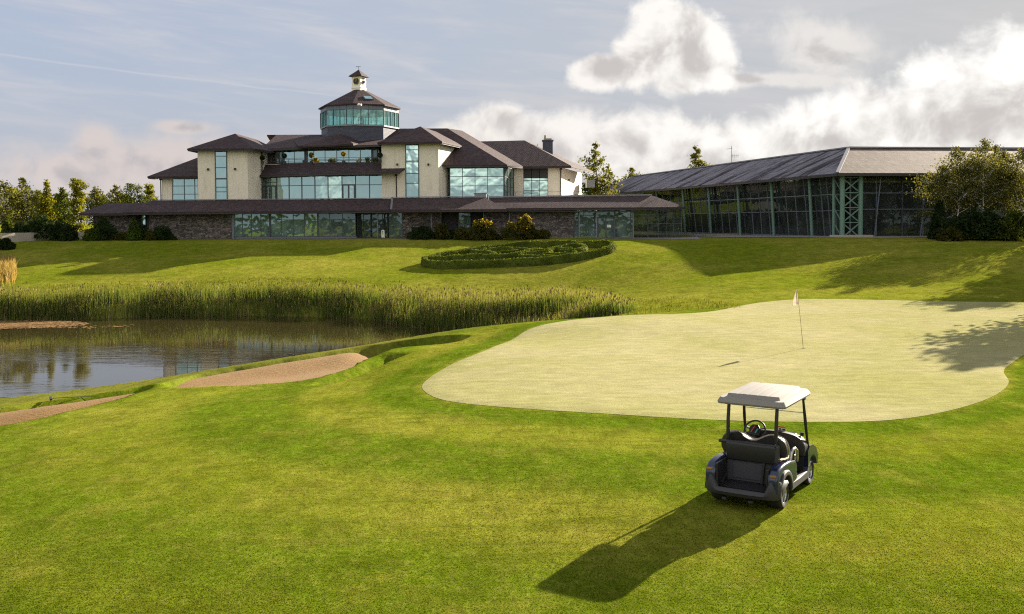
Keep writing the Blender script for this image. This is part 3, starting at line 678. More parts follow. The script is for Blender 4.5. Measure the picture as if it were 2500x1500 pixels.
roof('canopy_roof', [[tuple(EA[i]),tuple(EA[i+1]),tuple(TA[i+1]),tuple(TA[i])] for i in range(8)])
fasc([tuple(v) for v in EA], .2)
# second floor, set back
block([(-29.5,117.2),(-15,117.2),(-15,126),(-29.5,126)], 11.5, 13.7, 'inner_wall', M['recess'])
wpx(693, 936, 116.6, 11.72, 13.5, [720.5,745.5,768,795.5,824,853.5,881.5,908.5], [], M['glass'])
wpx(676, 692, 116.4, 11.72, 13.3, [.5*(676+692)], [], M['glass_dark'], name='door', fr=.13); wpx(911, 935, 116.4, 11.72, 13.35, [923], [], M['glass_dark'], name='door', fr=.14)
m_ = MB(); m_.box(xat(747,116.3),xat(751,116.3),116.2,116.4,11.7,13.5); cbuild(m_, 'pier', M['fascia'])
m_ = MB(); m_.box(xat(650,117),xat(676,117),116.7,117.1,11.6,13.5); cbuild(m_, 'recess_wall', M['recess'])
m_ = MB(); m_.prism([(-29.4,115.2),(-15,115.2),(-15,118),(-29.4,118)], 11.5, 11.62); cbuild(m_, 'balcony_floor', M['concrete'])
CE = [(xat(px,Y),Y,z) for px, Y, z in ((640,115.0,13.42),(690,115.2,13.5),(748,115.0,13.62),(834,114.6,13.72),(890,114.6,13.78),(945,114.6,13.85))]
CT = [(x,122.5,15.75) for x in (-29.8,-27.5,-24.9,-20.5,-17.5,-14)]
roof('centre_roof', [[CE[i],CE[i+1],CT[i+1],CT[i]] for i in range(5)]); fasc(CE, .22)
ax, ay, az_ = xat(834,116.6), 116.6, 15.28
roof('dormer_roof', [[(-25.2,114.3,13.66),(-21.6,113.9,13.74),(ax,ay,az_)], [(-21.6,113.9,13.74),(-18.7,114.1,13.9),(ax,ay,az_)], [(-18.7,114.1,13.9),(-17.6,118.5,14.3),(ax,ay,az_)], [(-27,119.4,14.75),(-25.2,114.3,13.66),(ax,ay,az_),(ax-.3,121,15.3)]], .2)
roof('rear_roof', [[(-31,122.5,15.75),(-13,122.5,15.75),(-13,131,13),(-31,131,13)]])
# big roof to the right of the tower
roof('main_roof', [[(-15,112.2,11.2),(-.5,112,11.22),(-8.1,122,16.42),(-17.3,122,16.42)], [(-.5,112,11.22),(1.35,115.3,11.22),(-6.4,125.2,16.42),(-8.1,122,16.42)], [(-17.3,122,16.42),(-8.1,122,16.42),(-6.4,125.2,16.42),(-8,133,12),(-17.3,133,12)]])
fasc([(-7.6,112.1,11.2),(-.6,112.1,11.22),(1.25,115.2,11.22)])
wpx(1099, 1230, 113.2, 7.05, 11.1, [1130,1160.5,1191], [.44,.71], M['glass'], fr=.07)
m_ = MB(); m_.prism([(-7.4,114.2),(-1.0,113.9),(.3,119.5),(-7.4,119.5)], ZT, 11.1); cbuild(m_, 'inner_wall', M['recess'])
x12, x125 = xat(1231,113.2), xat(1253,118.5); cwin((x12+.06,113.25,7.05), Vector((x125-x12,5.2,0)), math.hypot(x125-x12,5.2), 4.0, [.3,.62], [.44,.71], M['glass_dark'])
block([(xat(1254,119),119),(xat(1278,119),119),(xat(1278,119),120),(xat(1254,119),120)], ZT, 11.3)
block([(xat(1338,119),119),(6.1,119),(9.7,134),(xat(1338,119),134)], ZT, 11.3)
wpx(1278, 1338, 119.1, 7.05, 11.3, [1297.5,1318], [.335,.62], M['glass'])
m_ = MB(); m_.box(xat(1278,119.3),xat(1338,119.3),119.04,119.09,9.95,11.28); cbuild(m_, 'spandrel_panel', M['recess'])
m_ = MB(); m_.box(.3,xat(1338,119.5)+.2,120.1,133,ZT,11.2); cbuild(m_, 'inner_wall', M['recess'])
roof('right_roof', [[(-6.5,118,11.36),(7.3,118,11.4),(1.7,126,15.2),(-6.5,126,15.05)], [(7.3,118,11.4),(11.1,131.5,11.4),(3.6,135,15.2),(1.7,126,15.2)], [(-6.5,126,15.05),(1.7,126,15.2),(3.6,135,15.2),(3.6,138,11.4),(-6.5,138,11.4)]])
fasc([(-1.2,118.1,11.36),(7.2,118.1,11.4),(11,131.4,11.4)])
roof('side_roof', [[(7.1,122,7.9),(9.6,124.5,7.2),(11.9,134,7.2),(9.3,134,8.5)]])
m_ = MB(); m_.box(10.2,11.3,131,133.4,9.2,10.2); cbuild(m_, 'hood', M['lead'])
chim = MB(); chim.box(4.15,5.45,127.6,129,12.5,15.25); chim.box(4.05,5.55,127.5,129.1,15.25,15.4); chim_o = cbuild(chim, 'chimney', M['towergrey'])
m_ = MB(); m_.prism([(4.3,127.7),(5.3,127.7),(5.3,128.9),(4.3,128.9)], 15.4, 15.6); m_.lathe([(0,15.6),(.2,15.6),(.15,16.05),(0,16.05)], 10, c=(4.5,128.3,0)); cp_ = m_.build('chimney_pot', M['concrete'], chim_o, smooth=40)
for px, Y, z1 in ((394,112.9,10),(573,115.4,10.2),(968.5,111.0,10.3),(641.5,113.5,13.2),(1369.5,118.8,11.3)):
    m_ = MB(); x = xat(px,Y); m_.tube([(x,Y,ZT),(x,Y,z1)], .07, 8); m_.box(x-.14,x+.14,Y-.12,Y+.1,z1-.35,z1-.1); cbuild(m_, 'downpipe', M['black'])
for px, py, Y in ((508,414,110.9),(574,413,110.9),(970,402,110.9),(1046,402,110.9),(1389,440,121)):
    q = at(px,py,Y); m_ = MB(); m_.box(q.x-.09,q.x+.09,Y-.05,Y+.12,q.z-.12,q.z+.12); m_.lathe([(0,0),(.12,0),(.1,.22),(0,.24)],10,'y',(q.x,Y-.12,q.z)); cbuild(m_, 'wall_lamp', M['black'])
def rail(pts, z0, h, name='railing'):
    m_ = MB()
    for a, b in zip(pts, pts[1:]):
        a, b = Vector((*a,z0)), Vector((*b,z0)); L = (b-a).length; k = max(1,int(L/2.4))
        for i in range(k+1): p = a.lerp(b, i/k); m_.beam(p, p+Vector((0,0,h)), .05, .05)
        for hh in (h, h*.55): m_.tube([a+Vector((0,0,hh)), b+Vector((0,0,hh))], .025, 6)
    return cbuild(m_, name, M['post'])
rail([(-41.8,114.9),(-13,114.9)], 6.95, .95); rail([(-13,114.9),(8.5,114.9)], 6.95, 1.2)
RA = [tuple(v.xy) for v in TA[:-1]]; rail([(x,y+.35) for x, y in RA], 11.55, .75)
# --- octagonal lookout --------------------------------------------------------
TX, TY = -19.15, 122.0
def octa(r, z): return [(TX+r*math.sin(R_(45*i)), TY-r*math.cos(R_(45*i)), z) for i in range(8)]
m_ = MB(); m_.prism([p[:2] for p in octa(4.85,0)], 12.5, 16.35); cbuild(m_, 'tower_base', M['towergrey'])
m_ = MB(); m_.prism([p[:2] for p in octa(5.0,0)], 16.35, 16.5); cbuild(m_, 'string_course', M['lead'])
m_ = MB(); m_.prism([p[:2] for p in octa(4.7,0)], 18.32, 18.40); cbuild(m_, 'lookout_ceiling', M['panel'])
o5 = octa(4.92,0)
for i in range(8):
    a, b = Vector(o5[i]), Vector(o5[(i+1)%8]); u_ = (b-a).normalized(); L = (b-a).length
    cwin((a.x,a.y,16.5), u_, L, 1.85, [.25,.5,.75], [], M['glass_tower'], fr=.06, depth=.12)
    n_o = Vector((u_.y,-u_.x,0)); m_ = MB()
    for k in range(4): m_.obox(a+u_*(L*k/4+.03)+Vector((0,0,18.35))-n_o*.06, u_, n_o, L/4-.06, .08, .68)
    m_.obox(a+Vector((0,0,18.35))-n_o*.08, u_, n_o, L, .06, .66)
    cbuild(m_, 'spandrel_panel', M['panel'])
e8 = octa(5.2,19.0); t8 = octa(.75,21.25)
m_ = MB(); sheet(m_, [[e8[i],e8[(i+1)%8],t8[(i+1)%8],t8[i]] for i in range(8)], .14); m_.poly([(p[0],p[1],18.9) for p in reversed(e8)]); cbuild(m_, 'tower_roof', M['slate'])
a, b = Vector(e8[0]), Vector(e8[1]); c_, d_ = Vector(t8[0]), Vector(t8[1])
def onface(s, t): return (a.lerp(b,s)).lerp(c_.lerp(d_,s), t)
nrm = (b-a).cross(c_-a).normalized(); m_ = MB()
q4 = [onface(s,t)+nrm*.10 for s, t in ((.42,.28),(.80,.28),(.86,.50),(.36,.50))]; m_.raw(q4+[p-nrm*.14 for p in q4], [(0,1,2,3),(7,6,5,4),(0,4,5,1),(1,5,6,2),(2,6,7,3),(3,7,4,0)]); sk = cbuild(m_, 'skylight', M['frame'])
cen = sum(q4,Vector())/4; m_ = MB(); m_.poly([cen+(p-cen)*.78+nrm*.02 for p in q4]); setback(m_.build('pane', M['glass'], sk))
q = at(878,257,116.9); m_ = MB(); m_.tube([(q.x-.1,117.0,q.z+.15),(q.x-.1,116.6,q.z+.1)],.06,8); m_.tube([(q.x-.15,116.6,q.z),(q.x+.3,116.35,q.z-.02)],.13,10); cbuild(m_, 'security_camera', M['white'])
# inside of the lookout: a column and a rail, seen against the light
m_ = MB(); m_.lathe([(0,16.4),(.25,16.4),(.25,18.4),(0,18.4)],12,c=(TX+.3,TY,0)); cbuild(m_, 'lookout_column', M['panel'])
# --- clock turret -------------------------------------------------------------
tur = MB(); ca = R_(22.5); ux, uy = Vector((math.cos(ca),-math.sin(ca),0)), Vector((math.sin(ca),math.cos(ca),0))
O = Vector((TX-.05,TY,0)); S = 1.26
def sq(s, z): return [O+ux*(-s/2)+uy*(-s/2)+Vector((0,0,z)), O+ux*(s/2)+uy*(-s/2)+Vector((0,0,z)), O+ux*(s/2)+uy*(s/2)+Vector((0,0,z)), O+ux*(-s/2)+uy*(s/2)+Vector((0,0,z))]
for s, z0, z1 in ((S+.06,20.6,21.45),(S+.16,21.45,21.55),(S,21.55,22.95)): tur.prism([p.xy for p in sq(s,0)], z0, z1)
turret = cbuild(tur, 'clock_turret', M['white'])
m_ = MB(); bq = sq(S+.62,22.95); apx = O+Vector((0,0,23.85))
for i in range(4): m_.poly([bq[i],bq[(i+1)%4],apx])
m_.poly([p-Vector((0,0,.05)) for p in reversed(bq)]); [m_.poly([bq[i]-Vector((0,0,.05)),bq[(i+1)%4]-Vector((0,0,.05)),bq[(i+1)%4],bq[i]]) for i in range(4)]
m_.build('turret_roof', M['slate'], turret)
fcn = -uy; fc_c = O+fcn*(S/2+.03)+Vector((0,0,22.3))
def disc(mb, c, r0, r1, off, k=32):
    pts = [(math.cos(2*math.pi*i/k), math.sin(2*math.pi*i/k)) for i in range(k)]
    A = [c+ux*(r1*p[0])+Vector((0,0,r1*p[1]))+fcn*off for p in pts]
    if r0 == 0: mb.poly(A)
    else:
        B_ = [c+ux*(r0*p[0])+Vector((0,0,r0*p[1]))+fcn*off for p in pts]
        for i in range(k): mb.poly([B_[i],A[i],A[(i+1)%k],B_[(i+1)%k]])
m_ = MB(); disc(m_, fc_c, 0, .45, .01); cf = m_.build('clock_face', M['black'], turret)
m_ = MB(); disc(m_, fc_c, .42, .45, .02)
for i in range(12):
    an = 2*math.pi*i/12; rd = ux*math.sin(an)+Vector((0,0,math.cos(an))); m_.beam(fc_c+rd*.30+fcn*.025, fc_c+rd*.39+fcn*.025, .055, .01)
m_.build('numerals', M['gold'], cf)
for an, L, wd in ((R_(-88),.24,.05),(R_(4),.36,.035)):
    rd = ux*math.sin(an)+Vector((0,0,math.cos(an))); m_ = MB(); m_.beam(fc_c-rd*.05+fcn*.035, fc_c+rd*L+fcn*.035, wd, .012); m_.build('clock_hand', M['gold'], cf)
m_ = MB(); sc_ = O+ux*(S/2+.02)+Vector((0,0,22.3))
m_.obox(sc_-uy*.12+Vector((0,0,-.2)), uy, ux, .3, .3, .28); m_.build('bird_box', M['panel'], turret)
m_ = MB(); k = 14
pts = [sc_+uy*(.30*math.cos(math.pi*i/k))+Vector((0,0,.18+.30*math.sin(math.pi*i/k)))+ux*.0 for i in range(k+1)]+[sc_-uy*.30-Vector((0,0,.45)), sc_+uy*.30-Vector((0,0,.45))]
m_.poly(pts); m_.build('louvre', M['concrete'], turret)
m_ = MB(); top = O+Vector((0,0,23.8)); m_.tube([top-Vector((0,0,.05)), top+Vector((0,0,.46))], .025, 6); m_.beam(top+Vector((-.26,0,.40)), top+Vector((.26,0,.40)), .03, .045); m_.beam(top+Vector((.0,-.22,.26)), top+Vector((.0,.22,.26)), .03, .03)
m_.poly([top+Vector((-.30,0,.48)), top+Vector((-.13,0,.40)), top+Vector((-.30,0,.33))]); m_.build('weathervane', M['black'], turret)
for ch in turret.children_recursive+[cp_]: setback(ch)
# ---------------------------------------------------------------- glazed hall
HZ = 2.9; EZ = 9.05; RZ_ = 12.12
hall = empty('glazed_hall', (36,108,HZ), 0, 'long low hall with raked glass walls and a weathered slate roof behind birches', 'building')
HL = Vector(hall.location)
def hb(mb, name, mat, **k):
    o = mb.build(name, mat, hall, **k); o.matrix_parent_inverse = Matrix.Translation(-HL); return o
hu, hn = Vector((-.2235,.9747,0)), Vector((.9747,.2235,0)); hv, hm = Vector((.993,.118,0)), Vector((-.118,.993,0))
C0 = Vector((30.4,90,0)); ez = Vector((0,0,EZ)); rz_ = Vector((0,0,RZ_))
def hp(d1, d2, z=0): return C0+hu*(d2/.994)+hv*(d1/.994)+Vector((0,0,z))      # d1 from the left eave line, d2 from the front eave line
P0 = Vector((35.0,100.2,RZ_)); P1 = P0+hu*65; P2 = P0+hv*48
c0, c1_, c2_ = C0+ez, C0+hu*81+ez, C0+hv*48+ez
K = hp(13.6,19.3,EZ); Q1 = C0+hu*79+hn*13.6+ez; Q2 = C0+hv*48+hm*19.3+ez
def hroof(name, polys, mat, t=.22):
    m_ = MB(); sheet(m_, [[tuple(p) for p in q] for q in polys], t); return hb(m_, name, mat)
hroof('left_roof_slope', [[c1_,c0,P0,P1]], M['slate_hall']); hroof('right_roof_slope', [[c0,c2_,P2,P0]], M['slate_sunlit'])
hroof('rear_roof_slope', [[P1,P0,K,Q1],[P0,P2,Q2,K],[c1_,P1,Q1]], M['slate_hall'])
m_ = MB(); m_.beam(c0+Vector((0,0,.05)), P0+Vector((0,0,.05)), .32, .10); m_.beam(P0+Vector((0,0,.06)), P1+Vector((0,0,.06)), .4, .14); m_.beam(P0+Vector((0,0,.07)), P2+Vector((0,0,.07)), .4, .14); hb(m_, 'ridge_capping', M['lead'])
m_ = MB(); m_.beam(c0-Vector((0,0,.18)), c1_-Vector((0,0,.18)), .14, .24); m_.beam(c0-Vector((0,0,.17)), c2_-Vector((0,0,.17)), .14, .24); hb(m_, 'gutter', M['fascia'])
# raked glazing, bay by bay
def hwin(d2a, d2b, cols, mat=None):
    a = hp(2.0, d2b, HZ+.15); b = hp(2.0, d2a, HZ+.15); u_ = (b-a)
    f = window(hall, a, u_, u_.length, EZ-HZ-.1, cols, [.415,.676], mat or M['glass_hall'], fr=.08, depth=.14, lean=.10, fmat=M['post'])
    f.matrix_parent_inverse = Matrix.Translation(-HL)
BAYS = [(2.2,6.8),(6.8,14.6),(14.6,22.6),(22.6,30.6),(30.6,38.6),(38.6,50),(50,66)]
for a, b in BAYS: hwin(a, b, [i/4 for i in (1,2,3)])
def hwin2(d1a, d1b, cols, door=None):
    a = hp(d1a, 1.6, HZ+.15); b = hp(d1b, 1.6, HZ+.15); u_ = b-a
    f = window(hall, a, u_, u_.length, EZ-HZ-.2, cols, [.44,.70], M['glass_hall'], fr=.09, depth=.14, fmat=M['post']); f.matrix_parent_inverse = Matrix.Translation(-HL)
for a, b in ((2.2,7.4),(7.4,11.6),(11.6,17),(17,24),(24,32),(32,46)): hwin2(a, b, [.5])
# splayed bars on the front wall, a pair of leaning door posts
m_ = MB()
for d in (4.7,9.3,13.0): m_.beam(hp(d-.25,1.3,HZ), hp(d+.35,1.3,EZ-.3), .09, .14)
hb(m_, 'splayed_mullion', M['post'])
for d in (10.6,12.2):
    m_ = MB(); m_.beam(hp(d,1.25,HZ), hp(d+(.25 if d > 12 else 0),1.25,HZ+2.7), .5 if d > 12 else .2, .12); hb(m_, 'door_post', M['post'])
for i, d in enumerate((6.8,14.6,22.6,30.6,38.6,48)):
    m_ = MB(); a = hp(1.35,d,HZ); m_.tube([a, hp(1.0,d,EZ-.25)], .17, 12); hb(m_, 'column', M['green_steel'], smooth=40)
    for s in (-1,1):
        m_ = MB(); m_.beam(hp(2.45,d,HZ+4.3), hp(2.6,d+s*2.6,EZ-.1), .12, .12); hb(m_, 'strut', M['green_steel'])
    m_ = MB(); m_.beam(hp(2.6,d+.2,HZ+4.2), hp(2.6,d+7.7 if i < 5 else d+10,HZ+4.2), .16, .22); hb(m_, 'tie_beam', M['green_steel'])
m_ = MB(); m_.beam(hp(2.6,2.8,HZ+4.2), hp(2.6,6.6,HZ+4.2), .16, .22); hb(m_, 'tie_beam', M['green_steel'])
# inner forest of roof struts
m_ = MB(); rr = random.Random(4)
for d in np.arange(4,46,2.0):
    for s in (-1,1): m_.beam(hp(4.2,d,HZ+4.2), hp(4.6,d+s*.9,EZ+.6), .09, .09)
hb(m_, 'roof_struts', M['green_steel'])
def lattice(d1a, d1b, d2):
    for d in (d1a, d1b):
        m_ = MB(); m_.tube([hp(d,d2,HZ), hp(d,d2,EZ-.2)], .23, 14); hb(m_, 'lattice_post', M['green_steel'], smooth=40)
    m_ = MB(); zs = np.linspace(HZ+.1, EZ-.4, 5)
    for z0, z1 in zip(zs, zs[1:]):
        m_.beam(hp(d1a,d2,z0), hp(d1b,d2,z1), .09, .11); m_.beam(hp(d1b,d2+.1,z0), hp(d1a,d2+.1,z1), .09, .11); m_.beam(hp(d1a,d2+.05,z1), hp(d1b,d2+.05,z1), .08, .09)
    hb(m_, 'lattice_brace', M['green_steel'])
lattice(1.05, 2.85, .95)
m_ = MB(); m_.tube([hp(1.0,2.3,HZ), hp(1.0,2.3,EZ-.2)], .16, 12); hb(m_, 'lattice_post', M['green_steel'], smooth=40)
m_ = MB(); z_ = np.linspace(HZ+.1, EZ-.4, 5)
for a, b in zip(z_, z_[1:]): m_.beam(hp(1.05,1.0,a), hp(1.0,2.3,b), .07, .09)
hb(m_, 'lattice_brace', M['green_steel'])
for d in (15.0,16.3):
    m_ = MB(); m_.tube([hp(d,1.1,HZ), hp(d,1.1,EZ-.2)], .34, 14); hb(m_, 'column', M['green_steel'], smooth=40)
m_ = MB(); m_.prism([tuple(hp(1.2,.7).xy), tuple(hp(46,.7).xy), tuple(hp(46,18.5).xy), tuple(hp(13,18.5).xy), tuple(hp(13,69).xy), tuple(hp(1.2,69).xy)], HZ-1., HZ+.05); hb(m_, 'floor_slab', M['concrete'])
m_ = MB()
for a, b in ((hp(12.9,18.4),hp(12.9,68.5)),(hp(12.9,18.4),hp(46,18.4)),(hp(46,1.8),hp(46,18.4)),(hp(2.2,68.5),hp(12.9,68.5))): m_.beam(a+Vector((0,0,HZ+3)), b+Vector((0,0,HZ+3)), .3, 6)
hb(m_, 'rear_wall', M['recess'])
q = hp(33.2,13,11.3); m_ = MB(); m_.lathe([(0,11.2),(.14,11.2),(.14,12.55),(.2,12.6),(0,12.65)], 10, c=(q.x,q.y,0)); hb(m_, 'flue', plain('red_clay', (.25,.06,.04), .8))
ae = MB(); q = P0.lerp(P1,.42); ae.tube([q, q+Vector((0,0,2.3))], .03, 6); ae.beam(q+Vector((-.1,0,1.0)), q+Vector((.9,0,1.0)), .04, .04); ae.beam(q+Vector((-.6,0,1.9)), q+Vector((.1,0,2.0)), .04, .04)
for k in range(4): ae.beam(q+Vector((.1+.25*k,-.3,1.0)), q+Vector((.1+.25*k,.3,1.0)), .025, .025); ae.beam(q+Vector((.1+.25*k,0,.75)), q+Vector((.1+.25*k,0,1.25)), .025, .025)
hb(ae, 'aerial', M['post'])
# paving along both buildings
def strip(name, pts_in, pts_out, mat, lift=.03):
    n = 60; a = catmull(pts_in, 12, False); b = catmull(pts_out, 12, False); mb = MB()
    rows = [a+(b-a)*t for t in np.linspace(0,1,7)]
    for r in range(6):
        for i in range(len(a)-1):
            P_ = [rows[r][i], rows[r][i+1], rows[r+1][i+1], rows[r+1][i]]
            mb.poly([(p[0],p[1],0) for p in P_])
    o = mb.build(name, mat, smooth=True); v = np.array([q.co for q in o.data.vertices]); z = height(v[:,0], v[:,1])+lift
    for q, zz in zip(o.data.vertices, z): q.co.z = zz
    return tag(o, kind='structure')
strip('terrace_path', [(-32,112.3),(-10,112.3),(8,112.3),(18,112),(21.5,112)], [(-32,109.9),(-10,109.6),(8,109.2),(17,107.5),(20.5,104)], M['paving'])
strip('forecourt', [(26.6,117),(28.5,108),(30.2,100),(31.6,93),(36,91.8),(44,92.8),(52,93.8)], [(20.7,116),(23.6,106),(26.2,97),(28.6,90.2),(33,87.0),(40,87.6),(52,89)], M['paving'], .035)
m_ = MB(); m_.prism([(29.9,90.6),(30.6,88.9),(33.5,89.2),(33,91)], 2.4, 3.25); k_ = m_.build('paved_step', M['concrete']); tag(k_, kind='structure')
# ---------------------------------------------------------------- plants
BARK = plain('birch_bark', (.58,.54,.48), .8, var=.5, scale=5); BARKD = plain('brown_bark', (.075,.055,.040), .9, var=.4, scale=6)
LF = dict(birch=leafmat('birch_leaves', (.085,.098,.018), (.155,.150,.034), .5), gold=leafmat('yellowing_leaves', (.12,.135,.012), (.20,.19,.02), .55),
          dark=leafmat('dark_evergreen', (.018,.032,.012), (.035,.055,.018), .25), mid=leafmat('mid_green_leaves', (.055,.080,.014), (.100,.120,.022), .45),
          conifer=leafmat('bright_conifer', (.045,.085,.010), (.085,.125,.016), .35), olive=leafmat('olive_leaves', (.055,.058,.014), (.085,.080,.02), .4),
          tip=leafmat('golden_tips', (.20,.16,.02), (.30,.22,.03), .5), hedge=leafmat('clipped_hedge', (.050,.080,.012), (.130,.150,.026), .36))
def leafquads(c, size, rng, droop=.0, aspect=1.6):
    """c (n,3) centres -> vertices, faces of randomly turned leaf shapes"""
    n = len(c); a = rng.normal(size=(n,3)); a[:,2] -= droop; a /= np.linalg.norm(a,axis=1)[:,None]
    b = rng.normal(size=(n,3)); b -= a*(a*b).sum(1)[:,None]; b /= np.linalg.norm(b,axis=1)[:,None]
    s = (size*rng.uniform(.6,1.35,n))[:,None]; L, W = a*s*aspect*.5, b*s*.5
    V_ = np.stack([c-L, c+W*.9-L*.1, c+L, c-W*.9-L*.1],1).reshape(-1,3)
    return V_, np.arange(4*n).reshape(n,4)
def tree(name, loc, h, spread, seed, leaf, bark=None, kind='birch', nleaf=3500, size=.26, trunk_r=.10, clear=.22, label=None, cat='tree', group=None, lean=0.):
    rng = np.random.RandomState(seed); rr = random.Random(seed)
    root = empty(name, loc, 0, label, cat, group); mb = MB()
    k = 9; tp = []; ox = oy = 0
    for i in range(k+1):
        t = i/k; tp.append(Vector((ox+lean*t*h, oy, t*h*.97))); ox += rr.uniform(-.02,.02)*h*.6; oy += rr.uniform(-.02,.02)*h*.6
    mb.tube(tp, [trunk_r*(1-.86*i/k) for i in range(k+1)], 7)
    ctr = []; 
    nb = 26 if kind != 'conifer' else 60
    for i in range(nb):
        t = clear+(1-clear)*(i+.5)/nb*.97; p = tp[int(t*k)].lerp(tp[min(k,int(t*k)+1)], t*k-int(t*k)); an = i*2.4+rr.uniform(-.5,.5)
        if kind == 'birch':
            prof = (.45+.55*abs(math.sin(i*1.9+seed))) if (name == 'wispy_birch' and t < .72) else (.25+.75*math.sin(math.pi*min(1,max(0,(1.02-t)*.92)))**.9)*(1-.75*max(0,(t-.6)/.4)); up = 1.05
        elif kind == 'round': prof = math.sin(math.pi*(.12+.84*(t-clear)/(1-clear)))**.6; up = .5
        elif kind == 'column': prof = .55*math.sin(math.pi*(.1+.85*(t-clear)/(1-clear)))**.5; up = 1.2
        else: prof = (1-t)**.85+.03; up = .05
        L = spread*prof*rr.uniform(.65,1.15); dr = Vector((math.cos(an),math.sin(an),up*rr.uniform(.5,1.2))).normalized()
        pts = [p+dr*L*s+Vector((0,0,(-.25 if kind == 'birch' else -.12)*L*s*s)) for s in (0,.35,.7,1)]
        mb.tube(pts, [trunk_r*.34*(1-t)+.018, trunk_r*.22*(1-t)+.013, .012, .006], 4, cap=False)
        for j in range(3 if kind != 'conifer' else 1):
            s = rr.uniform(.35,.95); q = pts[0].lerp(pts[3], s); tw = Vector((rr.uniform(-1,1),rr.uniform(-1,1),rr.uniform(-.3,.9)))*L*.4
            mb.tube([q, q+tw*.5, q+tw+Vector((0,0,-.06*L))], [.014,.009,.004], 3, cap=False)
            for s2 in (.4,.7,1.): ctr.append((q+tw*s2, .16*L+.10))
        for s in (.45,.62,.8,.93,1.03): ctr.append((pts[0].lerp(pts[3],min(s,1.))+Vector((0,0,0)), .17*L+.12))
    ctr.append((tp[-1], .18)); ctr.append((tp[-2], .25))
    mb.build('trunk', bark or BARK, root, smooth=60)
    # some clumps full, others thin, so that sky shows through
    wts = np.array([rr.choice((.1,.35,.8,1.9)) for _ in ctr]); wts *= np.array([r for _, r in ctr])**1.2; wts /= wts.sum()
    pick = rng.choice(len(ctr), nleaf, p=wts); cc = np.array([tuple(c) for c, _ in ctr])[pick]; rad = np.array([r for _, r in ctr])[pick]
    off = rng.normal(size=(nleaf,3))*rad[:,None]*np.array([.85,.85,.6]); off[:,2] -= .15*rad if kind == 'birch' else 0
    V_, f_ = leafquads(cc+off, np.full(nleaf,size), rng, .5 if kind == 'birch' else .1)
    npmesh('crown', V_, f_, leaf, root); return root
def shrub(name, loc, w_, h, seed, leaf, shape='round', n=1500, size=.13, label=None, cat='shrub', group=None, tips=None):
    rng = np.random.RandomState(seed); root = empty(name, loc, 0, label, cat, group)
    m_ = MB(); rr = random.Random(seed)
    for i in range(6):
        a = i*1.1+rr.uniform(-.3,.3); m_.tube([(0,0,-.1),(math.cos(a)*w_*.12,math.sin(a)*w_*.12,h*.35),(math.cos(a)*w_*.3,math.sin(a)*w_*.3,h*.72)] if shape != 'cone' else [(0,0,-.1),(0,0,h*.4),(math.cos(a)*.08*w_,math.sin(a)*.08*w_,h*.85)], [.04,.025,.01], 4)
    m_.build('stem', BARKD, root)
    if shape == 'cone':
        t = rng.uniform(0,1,n)**1.5; an = rng.uniform(0,6.283,n); prof = (1-t)**.72*(1-.25*np.exp(-t*14)); lump = 1+.12*np.sin(an*5+t*9+seed)+.08*np.sin(an*11-t*21)
        r = w_*.5*prof*lump*rng.uniform(.72,1.03,n)**.6; c = np.stack([r*np.cos(an), r*np.sin(an), t*h],1)
    else:
        dirs = rng.normal(size=(n,3)); dirs /= np.linalg.norm(dirs,axis=1)[:,None]; dirs[:,2] = np.abs(dirs[:,2])*1.0-.12
        lump = 1+.16*np.sin(dirs[:,0]*6+seed)*np.sin(dirs[:,1]*5+seed*2)+.13*np.sin(dirs[:,2]*9+dirs[:,0]*7+seed*3)
        r = lump*rng.uniform(.35,1.06,n)**.45
        c = dirs*r[:,None]*np.array([w_*.5,w_*.45,h*.80])+np.array([0,0,h*.17])
    c += rng.normal(size=c.shape)*size*.3; c[:,2] = np.maximum(c[:,2], .02)
    V_, f_ = leafquads(c, np.full(n,size), rng, .0, 1.5); fo = npmesh('foliage', V_, f_, leaf, root)
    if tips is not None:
        k = c[:,2] > h*.52; k &= (c[:,0] > -w_*.28); c2 = c[k][::3]*1.03+rng.normal(size=(k[::1].sum()//3+(1 if k.sum()%3 else 0),3))*.05  # golden leaves on the top and right side paint in sunlight
        V_, f_ = leafquads(c2, np.full(len(c2),size*1.15), rng, .0, 1.7); npmesh('sunlit_tips', V_, f_, tips, root)
    return root
def gp(px, Y): x = xat(px,Y); return (x, Y, hz(x,Y)-.03)
# left hand trees behind the low wall, front row then back row
grp = 'trees beyond the low wall on the left'
TL = [(6,116,436,2.6,'birch','birch','feathery grey green birch at the very left edge of the photo'),
      (62,118,428,1.7,'birch','birch','tall thin birch with a pale bare trunk standing left of the narrow conifer'),
      (112,121,437,1.35,'conifer','gold','narrow pointed bright green conifer with a leaning tip among birches'),
      (155,124,455,1.5,'birch','mid','dull green birch between the narrow conifer and the brightest yellow green tree'),
      (192,122,438,2.0,'column','gold','broad bright yellow green tree that rises nearest to the left roof tip'),
      (232,134,452,2.0,'birch','birch','olive birch just right of the bright yellow green tree'),
      (282,138,448,2.1,'birch','birch','sparse birch showing above the low roof at its left end'),
      (328,138,449,1.9,'round','mid','rounded tree above the low roof second from the left wing of the clubhouse'),
      (374,140,446,1.5,'column','gold','slim drooping tree right beside the left wing wall of the clubhouse')]
for i, (px, Y, py, sp, kd, lf, lb) in enumerate(TL):
    p = gp(px,Y); top = at(px,py,Y).z
    tree({'birch':'birch_tree','conifer':'conifer_tree','column':'poplar_tree','round':'round_tree'}[kd], p, top-p[2], sp*1.25, 20+i, LF[lf], BARK if i in (0,1,4,5) else BARKD, kd, {'birch':2600,'conifer':3600,'column':3600,'round':3000}[kd], .17, .10, .10 if kd in ('conifer','column') else .2, lb, 'tree', grp)
